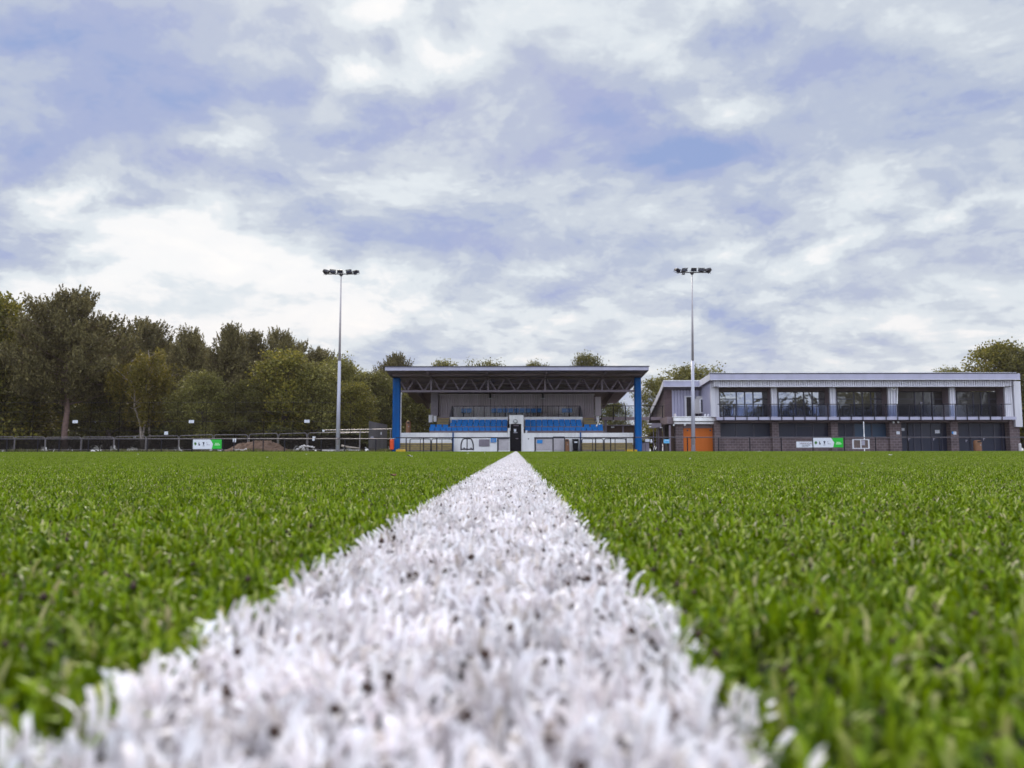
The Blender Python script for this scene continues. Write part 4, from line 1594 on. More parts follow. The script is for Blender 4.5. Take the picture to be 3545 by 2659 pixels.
def funding_board(a, b_, y0, y1, label):
    Y = YR - .07
    wpx = b_ - a
    t = thing('advertising_board', label, 'board', at((a + b_) / 2, y1, Y), 'white and green arrow boards on the railing')
    k = a + wpx * .735
    zt, zb_, zm = Z(y0, Y), Z(y1, Y), Z((y0 + y1) / 2, Y)
    xa, xk, xm_, xb = X(a, Y), X(a + wpx * .60, Y), X(a + wpx * .70, Y), X(b_, Y)
    MB().prism([(xa, zb_), (X(a + wpx * .655, Y), zb_), (xm_, zm), (xk, zt), (xa, zt)], Y - .012, Y + .02).build('white_panel', SIGNW, t)
    MB().prism([(X(a + wpx * .665, Y), zb_ + .01), (xb, zb_ + .01), (xb, zt - .01), (xk + .03, zt - .01), (xm_ + .02, zm)], Y - .006, Y + .02).build('green_panel', SIGNG, t)
    hp = y1 - y0
    u_ = lambda fx: a + wpx * fx
    v_ = lambda fy: y0 + hp * fy
    yy = Y - .016
    pent = [(u_(.035), v_(.50)), (u_(.06), v_(.33)), (u_(.105), v_(.33)), (u_(.13), v_(.50)), (u_(.082), v_(.68))]
    pent = [(at(x, y, yy).x, at(x, y, yy).z) for x, y in pent][::-1]
    MB().prism(pent, yy, yy + .006).build('pentagon_emblem', EMBG, t)
    q = [(u_(.205), v_(.32)), (u_(.225), v_(.35)), (u_(.22), v_(.46)), (u_(.25), v_(.58)), (u_(.235), v_(.68)), (u_(.205), v_(.68)), (u_(.188), v_(.56)), (u_(.195), v_(.44))]
    MB().prism([(at(x, y, yy).x, at(x, y, yy).z) for x, y in q][::-1], yy, yy + .006).build('head_emblem', NAVY, t)
    q = MB()
    rect(u_(.335), u_(.405), v_(.30), v_(.38), yy, .006, q)
    rect(u_(.35), u_(.392), v_(.38) + .001, v_(.60), yy, .006, q)
    q.build('crest_emblem', NAVY, t)
    rect(u_(.337), u_(.403), v_(.68), v_(.735), yy, .006).build('crest_lettering', NAVY, t)
    q = MB()
    rect(u_(.47), u_(.495), v_(.32), v_(.42), yy, .006, q)
    rect(u_(.475), u_(.53), v_(.50), v_(.55), yy, .006, q)
    rect(u_(.475), u_(.60), v_(.58), v_(.63), yy, .006, q)
    q.build('faint_lettering', EMBL, t)
    yy = Y - .012
    for fx0, fx1, fy0, fy1 in ((.775, .91, .40, .50), (.755, .945, .54, .65)):
        n = 7
        q = MB()
        for i in range(n):
            x0 = fx0 + (fx1 - fx0) * i / n
            rect(u_(x0), u_(x0 + (fx1 - fx0) / n * .82), v_(fy0), v_(fy1), yy, .006, q)
        q.build('lettering', LTGREEN, t)


funding_board(668, 767, 1520.5, 1553.5, 'white and green arrow-shaped board with emblems hung before the soil heap')
funding_board(2816, 2919, 1517, 1550, 'white and green arrow-shaped board with emblems hung before the clubhouse blockwork')
t = thing('sponsor_sign', 'small white sign with maroon lettering and two navy bars on the clubhouse railing', 'sign', at(2785, 1549, YR - .07))
Y_ = YR - .07
rect(2757.5, 2812, 1529, 1549.5, Y_, .03).build('sign_plate', SIGNW, t, .008)
a, b_ = at(2773.5, 1537.6, Y_), at(2810, 1532.2, Y_)
text_mesh('BAXIGAI', MAROON, a.x, b_.x, a.z, b_.z, Y_ - .006, t)
MB().prism([(at(x, y, Y_).x, at(x, y, Y_).z) for x, y in ((2764, 1531), (2771, 1532.5), (2773, 1537.5), (2767, 1537.8), (2770, 1534))][::-1], Y_ - .008, Y_ - .002).build('wing_emblem', EMBL, t)
rect(2776, 2805, 1540, 1541.8, Y_ - .006, .004).build('text_bar', NAVY, t)
rect(2775, 2799, 1544.6, 1545.8, Y_ - .006, .004).build('text_bar', NAVY, t)
t = thing('sign', 'pale blue sign plate on the railing left of the orange doors', 'sign', at(2307, 1534, YR - .06))
rect(2298, 2317.5, 1521, 1534.5, YR - .06, .025).build('sign_plate', mat('sign_sky_blue', (.16, .52, .85), .4, .15, 8), t)
for k in range(3):
    rect(2303 + k, 2315 - k, 1524 + k * 3, 1525.4 + k * 3, YR - .064, .003).build('lettering', SIGNB if k else SIGNW, t)

# white framed box with two panes on the clubhouse rail, and its pole
t = thing('framed_box', 'shallow white framed box with two brown panes hung below the railing', 'box', at(2980, 1553, YR - .3))
q = MB()
for a, b_, y0, y1 in ((2952, 3010, 1520.5, 1523.5), (2952, 3010, 1551, 1554), (2952, 2955.5, 1523.5, 1551), (3006.5, 3010, 1523.5, 1551), (2979.5, 2982, 1523.5, 1551)):
    rect(a, b_, y0 + .02, y1 - .02, YR - .30, .06, q)
q.build('frame', PALE, t)
PANEBR = mat('brown_panel', (.13, .09, .085), .5, .3, 6)
rect(2955.5, 2979.5, 1523.5, 1551, YR - .25, .02).build('pane', PANEBR, t)
rect(2982, 3006.5, 1523.5, 1551, YR - .25, .02).build('pane', PANEBR, t)
rect(2953, 3009, 1521.5, 1553, YR - .225, .2).build('case', mat('mauve_case', (.22, .16, .17), .6, .2, 5), t)
rect(2984, 2994, 1525, 1541.5, YR - .262, .008).build('paper', EMBL, t)
whole(MB().tube([at(2989.5, 1459, 62), at(2991.5, 1505, 62), at(2993, 1540, 61.4), at(2993, 1566, 61.2)], .035, 8), 'pole', WHITEM, 'thin white pole standing behind the white framed box', 'pole')

# ================================================================== clubhouse
ZT = 66.0
club = thing('clubhouse', 'two storey clubhouse with flat lilac roof edge, corrugated metal, balcony and blockwork', 'clubhouse', (X(2990, 66), 66, 0))
zc1_, zc0_ = Z(1294, 65), Z(1315, 65)
cx0, cx1 = X(2458, 65, 1300), X(3531, 65, 1300)
CS = .066
MB().prismx([(65.08, zc0_ + .02), (80, zc0_ - CS * 15), (80, zc1_ - CS * 15), (65.08, zc1_ - .02)], cx0 + .06, cx1 - .06).build('roof', ROOFM, club)
MB().box(cx0, cx1, 64.98, 65.08, zc0_, zc1_ - .05).build('fascia', LILAC, club, .01)
MB().box(cx0, cx1, 64.94, 65.12, zc0_ - .05, zc0_ - .002).build('fascia_trim', PALE, club)
MB().box(cx0 - .02, cx1 - .25, 64.95, 65.3, zc1_ - .046, zc1_ + .03).build('gutter', FRAMEM, club)
MB().box(cx0 - .02, cx1 - .25, 65.05, 65.4, zc1_ + .033, zc1_ + .07).build('roof_edge_trim', WHITEM, club)
MB().prismx([(65.1, zc0_ - .03), (80, zc0_ - CS * 15 - .03), (80, zc1_ - CS * 15 + .03), (65.1, zc1_)], cx0, cx0 + .055).build('verge_fascia', PALE, club)
MB().prismx([(65.1, zc0_ - .03), (80, zc0_ - CS * 15 - .03), (80, zc1_ - CS * 15 + .03), (65.1, zc1_)], cx1 - .055, cx1).build('verge_fascia', PALE, club)
pl, pr = X(2462.5, ZT, 1400), X(3533, ZT, 1400)


def zcr(y):
    return zc0_ - CS * (y - 65)


# main body, dark inside face behind the windows
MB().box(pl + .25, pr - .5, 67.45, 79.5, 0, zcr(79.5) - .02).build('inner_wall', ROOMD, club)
MB().prismx([(66.06, 2.95), (79.6, 2.95), (79.6, zcr(79.6)), (66.06, zcr(66.06))], pl, pl + .24).build('side_wall', LILAC, club)
zh = Z(1338.5, ZT)
YH = 65.3
hd = MB().corrugated(X(2477, YH), X(3516, YH), YH, Z(1338.5, YH), zcr(65.5) - .02, .19, .10, .5)
hd.build('corrugated_header', PALE, club)
MB().box(X(2492, YH), X(3490, YH), YH - .04, YH + .58, Z(1338.5, YH) - .05, Z(1338.5, YH) - .002).build('header_trim', PALE, club)
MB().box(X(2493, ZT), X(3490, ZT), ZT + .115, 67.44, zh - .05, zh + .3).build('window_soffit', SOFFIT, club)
YW = 67.2
zs1, zs0 = Z(1444.5, 65.4), Z(1455, 65.4)
rect(2463, 2476, 1317, 1443.5, ZT - .02, .3).build('corner_trim', PALE, club)
w = MB()
w.corrugated(X(2477, ZT), X(2493, ZT), ZT, zs1, zh - .07, .12, .05, .2)
w.build('corrugated_pier', PALE, club)
for a, b_ in ((2675.5, 2695), (2879.5, 2899.5), (3082, 3109), (3296, 3315)):
    MB().corrugated(X(a, ZT), X(b_, ZT), ZT - .06, zs1 - .04, zh - .07, .2, .10, .15).build('corrugated_pier', PALE, club)
    MB().box(X(a, ZT) + .03, X(b_, ZT) - .03, ZT + .195, YW + .2, zs1 - .04, zh - .07).build('pier_return', SOFFIT, club)
MB().corrugated(X(3489, ZT), X(3515, ZT), ZT, zs1, zh - .07, .15, .05, .15).build('corrugated_pier', PALE, club)
MB().box(X(3490, ZT), X(3514, ZT), ZT + .205, 67.3, zs1, zh - .07).build('pier_return', SOFFIT, club)
rect(3517, 3532, 1320, 1478, ZT - .05, .4).build('corner_trim', PALE, club)
for px in (3086, 3106):
    MB().tube([at(px, 1340, ZT - .12), at(px, 1446, ZT - .12)], .05, 8).build('drainpipe', WHITEM, club)

DRKBLUE = glass_mat('blue_blind_pane', (.010, .045, .105), .04, False, .08)


def glazing(px0, px1, py0, py1, Y, cols, rows, pane, name='window', handle=(), drop=None):
    """a framed opening: frame bars round a single glazed sheet"""
    a, b_ = at(px0, py1, Y), at(px1, py0, Y)
    fr_ = MB()
    tb = .05
    xs = [a.x + (b_.x - a.x) * c_ for c_ in cols]
    fr_.box(a.x, b_.x, Y, Y + .1, b_.z - tb, b_.z)
    fr_.box(a.x, b_.x, Y, Y + .1, a.z, a.z + tb)
    for i, x in enumerate(xs):
        lo = .0 if i == 0 else (tb * 2 if i == len(xs) - 1 else tb)
        fr_.box(x - lo, x - lo + 2 * tb, Y + .002, Y + .098, a.z + tb + .001, b_.z - tb - .001)
    for i in range(len(xs) - 1):
        for r_ in rows[i % len(rows)]:
            z = a.z + (b_.z - a.z) * r_
            fr_.box(xs[i] + tb + .003, xs[i + 1] - tb - .003, Y + .004, Y + .096, z - tb * .7, z + tb * .7)
    o = fr_.build(name, FRAMEM, club)
    MB().box(a.x + .02, b_.x - .02, Y + .05, Y + .07, a.z + .02, b_.z - .02).build('pane', pane, o)
    for hx, hy in handle:
        h_ = MB()
        h_.box(X(hx - 1.2, Y), X(hx + 1.2, Y), Y - .05, Y - .002, Z(hy + 4, Y), Z(hy - 4, Y))
        h_.box(X(hx + .5, Y), X(hx + 5, Y), Y - .07, Y - .05, Z(hy - 1, Y), Z(hy - 3, Y))
        h_.build('handle', EMBL, o)
    return o


UP = [(2490, 2668), (2694, 2873), (2898, 3075), (3107, 3288), (3314, 3481)]
for i, (a, b_) in enumerate(UP):
    hx = (3194, 1398) if i == 3 else None
    glazing(a, b_, 1356, 1441, YW, (0, .34, .50, .66, 1), ([.70], [], [], [.70]), PANE if i < 3 else PANED, 'window', (hx,) if hx else ())
    MB().box(X(a, YW), X(b_, YW), YW + .02, YW + .2, Z(1356, YW) + .002, zh - .052).build('lintel', SOFFIT, club)
# balcony slab, posts, rail and glass
bx0, bx1 = X(2483, 65.4), X(3524, 65.4)
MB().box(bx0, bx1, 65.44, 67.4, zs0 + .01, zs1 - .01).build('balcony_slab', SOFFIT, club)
MB().box(bx0, bx1, 65.38, 65.43, zs0, zs1).build('balcony_edge', LILAC, club)
zrl = Z(1400.5, 65.35)
MB().tube([(bx0 + .1, 65.33, zrl), (X(3507, 65.4), 65.33, zrl - .02)], .032, 8).build('balcony_rail', DARK, club)
pxs = [2508 + 40.25 * k for k in range(25)]
for k, px in enumerate(pxs):
    x = X(px, 65.35)
    MB().box(x - .03, x + .03, 65.30, 65.36, zs0 - .02, zrl - .02).build('balcony_post', DARK, club)
    if k < 24:
        MB().box(x + .08, X(pxs[k + 1], 65.35) - .08, 65.325, 65.337, zs1 + .05, zrl - .10).build('balcony_glass', SMOKE, club)
# ground floor
for a, b_ in ((2475, 2493), (2676, 2695), (2880, 2900), (3083, 3119), (3295, 3316), (3500, 3528)):
    rect(a, b_, 1457, 1566, 66.2, .65).build('blockwork_pier', BLOCK, club)
MB().box(X(2476, 66.3), X(3526, 66.3), 66.3, 67.4, Z(1464, 66.5), zs0 - .02).build('soffit_beam', SOFFIT, club)
for a, b_ in ((2493, 2676), (2695, 2880), (2900, 3083)):
    rect(a, b_, 1519, 1566, 66.45, .4).build('sill_wall', BLOCK, club)
    MB().box(X(a, 66.4), X(b_, 66.4), 66.40, 66.86, Z(1519, 66.45) + .002, Z(1516.5, 66.45)).build('sill', SOFFIT, club)
YL = 66.9
glazing(2491, 2673, 1465, 1516, YL, (0, .32, .65, 1), ([], [], []), PANEL)
glazing(2694, 2877, 1465, 1516, YL, (0, .34, .66, 1), ([], [.8], []), PANEL)
glazing(2898, 2955, 1465, 1516, YL, (0, .5, 1), ([], []), PANEL)
glazing(2956, 3080, 1465, 1516, YL, (0, .5, 1), ([], []), DRKBLUE)
glazing(3117, 3143, 1465, 1563, YL, (0, 1), ([.48],), PANEL)
glazing(3144, 3290, 1465, 1563, YL, (0, .16, .33, .56, .80, 1), ([.48],), PANEL, 'glazed_door', ((3232, 1522), (3146, 1522)))
glazing(3314, 3497, 1465, 1563, YL, (0, .25, .46, .70, .86, 1), ([.48],), PANEL, 'glazed_door', ((3405, 1522), (3344, 1528)))
# lights and notices on the clubhouse
for px, py, Yq, lab in ((3092, 1461, 66.1, 'round white lamp on the wide pier, nearer the blue window'), (3108, 1461, 66.1, 'round white lamp on the wide pier, nearer the glass doors'),
                        (2332, 1471, 66.3, 'small white camera dome under the annex roof edge beside the brown door'), (2370, 1470, 66.4, 'small white camera dome above the first orange door')):
    t = thing('wall_lamp', lab, 'lamp', at(px, py, Yq))  # the annex pair are white camera domes, built like the lamps
    p = at(px, py, Yq)
    MB().tube([(p.x, Yq - .02, p.z), (p.x, Yq + .09, p.z)], .05, 10).build('lamp_base', PALE, t)
    MB().tube([(p.x, Yq - .10, p.z - .03), (p.x, Yq - .03, p.z)], [.085, .075], 12).build('lamp_glass', FROST, t)
t = thing('security_light', 'square white security light at the top of the wide corrugated pier', 'light', at(3095, 1346, 65.8))
rect(3089.5, 3100.5, 1340, 1351, 65.76, .12).build('case', WHITEM, t, .02)
rect(3093, 3097, 1343, 1347, 65.74, .02).build('lens', LAMPM, t)
for a, b_, y0, y1, Yq, lab in ((3104, 3114.5, 1493.5, 1503.5, 66.15, 'square white notice on the wide blockwork pier'), (3301, 3310.5, 1494, 1505, 66.15, 'square white and blue notice on the narrow pier between the glass doors'),
                              (3237.5, 3252.5, 1489, 1500, 66.84, 'white notice on the dark glass door left of the narrow pier'), (3122, 3131, 1482, 1491, 66.85, 'small pale notice high on the dark side door beside the wide pier'),
                              (2234.5, 2248.5, 1520, 1529.5, 60.0, 'white notice on the railing above the mauve cabinet'), (2250.5, 2258.5, 1520.5, 1534, 60.0, 'crumpled white bag tied to the railing beside the mauve cabinet')):
    t = thing('bag' if 'bag' in lab else 'notice', lab, 'bag' if 'bag' in lab else 'notice', at((a + b_) / 2, y1, Yq))
    if 'bag' in lab:
        q = MB()
        p0, p1 = at(a, y1, Yq), at(b_, y0, Yq)
        cxx, wd = (p0.x + p1.x) / 2, (p1.x - p0.x) / 2
        q.lathe(cxx, Yq - .02, [(wd * .5, p0.z), (wd, p0.z + .08), (wd * .85, p0.z + .17), (wd * .35, p1.z - .08), (wd * .6, p1.z)], 9, .5)
        q.build('bag_body', SIGNW, t, smooth=True)
    else:
        rect(a, b_, y0, y1, Yq, .02).build('notice_plate', SIGNW, t)
        for k in range(3):
            rect(a + 2.2, b_ - 2.6 - k * .5, y0 + 2.4 + k * 2.3, y0 + 3.2 + k * 2.3, Yq - .004, .003).build('text_line', EMBL, t)
        if 'blue' in lab:
            rect(a - 5, a - .3, y0, y1 - 3, Yq, .02).build('side_plate', SIGNB, t)

# ------------------------------------------------------------------ annex, joined to the clubhouse
YA = 69.8
ax0 = X(2296, 69, 1330)
ax1 = X(2432, 69, 1330)
zt_, zb2 = Z(1319, 69), Z(1338, 69)
annex = thing('clubhouse_annex', 'lower annex with steep raked roof end, white parapet bands and orange doors', 'annex', (X(2390, 68), 68, 0))
prof_t = [(69.05, zt_), (71.0, zt_ - .75), (73.2, zt_ - 1.45), (75.6, zt_ - 2.15), (77.6, zt_ - 3.2)]
for k in range(4):
    (y0, z0), (y1, z1) = prof_t[k], prof_t[k + 1]
    MB().hexa([(ax0 + .06, y0, z0 - .5), (ax1, y0, z0 - .5), (ax1, y1, z1 - .5), (ax0 + .06, y1, z1 - .5), (ax0 + .06, y0, z0), (ax1, y0, z0), (ax1, y1, z1), (ax0 + .06, y1, z1)]).build('roof', ROOFM, annex)
    MB().hexa([(ax0, y0, z0 - .5), (ax0 + .055, y0, z0 - .5), (ax0 + .055, y1, z1 - .5), (ax0, y1, z1 - .5), (ax0, y0, z0 + .03), (ax0 + .055, y0, z0 + .03), (ax0 + .055, y1, z1 + .03), (ax0, y1, z1 + .03)]).build('verge_fascia', PALE, annex)
MB().box(ax0, ax1, 68.95, 69.045, zb2, zt_ - .04).build('fascia', LILAC, annex, .01)
MB().box(ax0, ax1, 68.9, 69.2, zt_ - .038, zt_ + .035).build('roof_edge_trim', WHITEM, annex)
MB().box(ax0, ax1, 68.92, 69.06, zb2 - .05, zb2 - .002).build('fascia_trim', PALE, annex)
za = Z(1442.5, 66.5)
sw = MB().prismx([(69.85, za), (76.6, za), (75.4, zt_ - 2.6), (73.2, zt_ - 1.95), (71, zt_ - 1.25), (69.85, zt_ - .8)], X(2303, YA), X(2303, YA) + .3)
sw.build('side_wall', BRICKD, annex)
rect(2303, 2328.5, 1339, 1444, YA, .4).build('brick_wall', BRICKD, annex)
MB().corrugated(X(2329, YA), X(2426, YA), YA - .02, za, Z(1343, YA), .27, .13).build('corrugated_wall', LILAC, annex)
MB().box(X(2300, YA), X(2427, YA), YA - .06, YA + .1, Z(1343, YA) + .002, Z(1339, YA)).build('wall_trim', DUSK, annex)
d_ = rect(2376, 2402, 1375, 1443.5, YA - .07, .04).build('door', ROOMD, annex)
q = MB()
rect(2371, 2376, 1371, 1443.5, YA - .12, .09, q)
rect(2376, 2402, 1371, 1374.8, YA - .12, .09, q)
q.build('door_frame', PALE, d_)
rect(2267, 2290, 1394, 1444, 73.5, .05).build('side_window', CLEAR, annex)
# ground floor of the annex with its flat roof terrace
MB().box(X(2333, 66.4), X(2474, 66.4), 66.75, YA + .3, za - .35, za - .02).build('terrace_slab', SOFFIT, annex)
rect(2332, 2482, 1446, 1458, 66.2, .3).build('parapet_band', WHITE, annex, .01)
rect(2330, 2476, 1441.5, 1444.5, 66.25, .5).build('parapet_coping', WHITE, annex)
rect(2335, 2478, 1460.5, 1468, 66.35, .3).build('lower_band', WHITE, annex, .01)
MB().box(X(2309, 66.8), X(2334, 66.4), 66.6, YA, Z(1468, 66.6), za - .03).build('terrace_side', SOFFIT, annex)
rect(2340, 2365, 1469, 1566, 66.7, .5).build('blockwork_pier', BLOCK, annex)
rect(2366, 2474, 1469, 1482, 66.9, .2).build('door_lintel', SOFFIT, annex)
for a, b_ in ((2366, 2404.5), (2405.5, 2443), (2444, 2473.5)):
    q = rect(a, b_, 1482.5, 1564, 66.95, .06).build('orange_door', ORANGED, annex, .006)
    if a != 2405.5:
        m_ = 2380 if a < 2400 else 2459
        MB().tube([at(m_, 1490, 66.94), at(m_, 1490, 66.93)], .075, 10).build('door_vent', FRAMEM, q)
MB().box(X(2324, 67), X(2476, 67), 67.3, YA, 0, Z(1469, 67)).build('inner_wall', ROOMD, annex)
q = rect(2322, 2340, 1470, 1564, 67.2, .06).build('brown_door', BROWND, annex)
rect(2317.5, 2321.5, 1472, 1566, 66.6, .12).build('corner_post', STEEL, annex)

t = thing('air_conditioner', 'cream boxed air conditioner on the annex terrace beside the floodlight mast', 'air conditioner', at(2425, 1437, 69.2))
rect(2406, 2446, 1381, 1432, 69.15, .5).build('case', CREAM, t, .02)
rect(2411, 2444, 1372, 1380.5, 69.2, .4).build('top_duct', CREAM, t, .02)
q = MB()
for a, b_, y0, y1 in ((2423, 2446, 1380, 1383), (2423, 2446, 1427.5, 1430), (2423, 2426, 1383, 1427.5), (2443, 2446, 1383, 1427.5)):
    rect(a, b_, y0 + .03, y1 - .03, 69.05, .09, q)
q.build('grille_frame', WHITEM, t)
rect(2426, 2443, 1383, 1427.5, 69.11, .03).build('grille', FRAMEM, t)
for px in (2412, 2440):
    rect(px, px + 3, 1432.2, 1443, 69.3, .3).build('foot', DARK, t)
for px, py, lab in ((2337, 1436, 'small pale stone ball at the corner of the annex terrace'), (2441, 1438, 'pale pipe stub beside the air conditioner, the one nearer it'), (2451, 1438, 'pale pipe stub beside the air conditioner, the one nearer the side wall')):
    p = at(px, py, 66.5)
    if 'ball' in lab:
        whole(MB().lathe(p.x, 66.55, [(.05, za + .0), (.10, p.z - .06), (.12, p.z), (.09, p.z + .07), (.03, p.z + .10)], 12), 'stone_ball', RUBBLE, lab, 'ornament')
    else:
        whole(MB().tube([(p.x, 66.6, za - .01), (p.x, 66.6, p.z), (p.x + .02, 66.5, p.z + .07)], .07, 10), 'pipe_stub', WHITEM, lab, 'pipe')

# ------------------------------------------------------------------ footbridge between stand and annex
YG = 70.2
br = thing('footbridge', 'dark steel footbridge with glass sides joining the stand to the annex', 'footbridge', (X(2200, YG), YG, 0))
MB().box(X(2082, YG), X(2312, YG), YG, YG + .12, Z(1455, YG), Z(1444, YG)).build('edge_beam', SOFFIT, br)
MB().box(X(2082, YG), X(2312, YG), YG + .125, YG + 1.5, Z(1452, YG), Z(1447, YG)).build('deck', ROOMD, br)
MB().tube([(X(2080, YG), YG - .05, Z(1406, YG)), (X(2330, YG), YG - .05, Z(1406, YG))], .035, 8).build('top_rail', DARK, br)
bp = [2082, 2124, 2167, 2209, 2252, 2295]
for i, px in enumerate(bp):
    x = X(px, YG)
    MB().box(x - .04, x + .04, YG - .09, YG - .01, Z(1455, YG), Z(1407, YG)).build('post', DARK, br)
    if i < 5:
        MB().box(x + .1, X(bp[i + 1], YG) - .1, YG - .055, YG - .04, Z(1442, YG), Z(1411, YG)).build('glass_panel', CLEAR, br)
MB().box(X(2298, YG), X(2306, YG), YG + .1, YG + .4, -.02, Z(1452.2, YG) - .01).build('support_post', STEEL, br)
MB().box(X(2096, YG), X(2103, YG), YG + .4, YG + .7, -.02, Z(1452.2, YG) - .01).build('support_post', STEEL, br)

t = thing('box_canopy', 'pale tilted box canopy on thin posts under the footbridge', 'canopy', at(2272, 1480, 68))
p = [at(2254.5, 1483, 68), at(2289, 1479, 68), at(2289, 1465, 68), at(2255, 1465, 68)]
MB().prism([(q_.x, q_.z) for q_ in p], 67.9, 69.2).build('canopy_box', GREYP, t)
for px in (2262, 2274, 2280):
    MB().tube([at(px, 1566, 68.2), at(px, 1480, 68.2)], .04, 8).build('post', STEEL, t)
for a, b_, y in ((2248, 2255, 1477), (2285, 2291, 1480), (2241, 2256, 1467)):
    rect(a, b_, y - 1.5, y + 1.5, 67.7, .12).build('lamp', WHITEM, t)
whole(rect(2281.5, 2291.5, 1465, 1566, 68.6, .45), 'brick_pier', BRICKD, 'rough brick pier under the footbridge beside the box canopy', 'pier')
t = thing('cabinet', 'plain mauve metal cabinet beside the foot of the blue column', 'cabinet', at(2234, 1563, 62.6))
rect(2223, 2247, 1533, 1565, 62.5, .5).build('body', CAB, t, .01)
rect(2222, 2248, 1530.5, 1532.8, 62.45, .6).build('lid', FRAMEM, t)
rect(2234.4, 2235.2, 1535, 1562, 62.49, .008).build('door_gap', FRAMEM, t)
whole(MB().tube([at(2222, 1512, 62.3), at(2233, 1528, 62.3)], .035, 8), 'stay_bar', GALV, 'short slanting bar between the blue column and the mauve cabinet', 'bar')
t = thing('bollard', 'pale weathered bollard at the far end of the clubhouse', 'bollard', at(3530.5, 1566, 63))
p = at(3530.5, 1535, 63)
MB().lathe(p.x, 63, [(.11, -.02), (.10, p.z - .12), (.09, p.z - .04), (.05, p.z)], 12).build('post', RUBBLE, t)
# low dark shed wall glimpsed under the bridge and stand roof
t = thing('store_shed', 'dark timber shed glimpsed under the footbridge behind the white parapet', 'shed', (X(2150, 77), 77, 0))
rect(2095, 2210, 1474, 1566, 77, 2).build('wall', BROWND, t)
rect(2090, 2215, 1471, 1473.8, 76.8, 2.4).build('roof', STEEL, t)
rect(2155, 2160, 1476, 1566, 76.93, .06).build('door_post', STEEL, t)
rect(2116, 2127, 1477, 1481, 76.9, .08).build('shed_lamp', WHITEM, t)

# ================================================================== floodlight masts


def lamp_head(parent, p, kind, yawz, tilt, rollv=0.0):
    """wide shallow floodlight: tapered case with a bright glass under its visor"""
    q = MB()
    if kind == 'wide':
        q.hexa([(-.25, -.16, -.10), (.25, -.16, -.10), (.19, .16, -.07), (-.19, .16, -.07), (-.25, -.16, .10), (.25, -.16, .10), (.16, .16, .06), (-.16, .16, .06)])
        q.box(-.26, .26, -.30, -.165, .10, .125)
    else:
        q.hexa([(-.23, -.17, -.13), (.23, -.17, -.13), (.17, .14, -.10), (-.17, .14, -.10), (-.23, -.17, .14), (.23, -.17, .14), (.15, .14, .10), (-.15, .14, .10)])
        q.box(-.12, .12, .145, .24, -.08, .08)
        q.box(-.24, .24, -.29, -.175, .14, .165)
    o = child('floodlight', q, LAMPM, parent, p, (tilt, rollv, yawz), .015)
    g_ = MB().box(-.20, .20, -.178, -.172, -.085, .085)
    k = bpy.data.meshes.new('lens')
    k.from_pydata(g_.v, [], g_.f)
    k.materials.append(PANEL)
    l_ = bpy.data.objects.new('lens', k)
    COL.objects.link(l_)
    l_.parent = o
    u_ = MB()
    u_.tube([(-.26, 0, 0), (-.26, 0, -.19), (.26, 0, -.19), (.26, 0, 0)], .018, 5)
    k = bpy.data.meshes.new('yoke')
    k.from_pydata(u_.v, [], u_.f)
    k.materials.append(LAMPM)
    l_ = bpy.data.objects.new('yoke', k)
    COL.objects.link(l_)
    l_.parent = o
    return o


def mast(label, base, top, arm, lamps, extra=None):
    Y = 61.6
    b0, t0 = at(base[0], base[1] + 6, Y), at(top[0], top[1], Y)
    b0.z = -.02
    t = thing('floodlight_mast', label, 'floodlight', (b0.x, Y, 0))
    k = (1252 - top[1]) / (base[1] - top[1])
    mid_ = t0 + (b0 - t0) * k
    MB().tube([b0, mid_], [.17, .12], 14).build('lower_pole', POLE, t, smooth=True)
    MB().tube([mid_ - Vector((0, 0, .02)), t0], [.105, .042], 12).build('upper_pole', mat('silhouette_pole_tone', (.42, .39, .42), .4, .15, 3), t, smooth=True)  # upper pole coloured darker to imitate its silhouette against the sky
    MB().tube([b0, b0 + Vector((0, 0, .05))], .34, 16).build('base_plate', GALV, t)
    MB().box(b0.x - .085, b0.x + .085, Y - .215, Y - .15, .55, 1.15).build('access_door', GALV, t)
    MB().tube([b0 + Vector((0, 0, 1.06)), b0 + Vector((0, 0, 1.14))], .215, 14).build('strap', DARK, t)
    a0, a1 = at(arm[0], arm[2], Y), at(arm[1], arm[2], Y)
    MB().box(a0.x, a1.x, Y - .04, Y + .04, a0.z - .035, a0.z + .035).build('crossarm', LAMPM, t)
    MB().tube([t0, t0 + Vector((0, 0, (a0.z - t0.z) - .03))], [.06, .19], 10).build('head_bracket', LAMPM, t)
    for px, py, kind, yz, ti, ro in lamps:
        p = at(px, py, Y)
        lamp_head(t, p, kind, yz, ti, ro)
        MB().tube([(p.x, Y, a0.z), (p.x, Y, p.z - .06)], .025, 6).build('lamp_bracket', LAMPM, t)
    if extra:
        a, b_, y0, y1 = extra
        q = MB()
        z0, z1 = Z(y1, Y), Z(y0, Y)
        q.hexa([(X(a, Y), Y - .1, z0), (X(b_, Y), Y - .1, z0), (X(b_, Y), Y + .1, z0), (X(a, Y), Y + .1, z0), (X(a + 3, Y), Y - .06, z1), (X(b_, Y), Y - .06, z1), (X(b_, Y), Y + .06, z1), (X(a + 3, Y), Y + .06, z1)])
        o = q.build('control_box', LAMPM, t)
        for px in (a + 3, b_ - 1):
            MB().tube([(X(px, Y), Y, z1), (X(px, Y), Y, a0.z)], .014, 5).build('hanger', LAMPM, t)


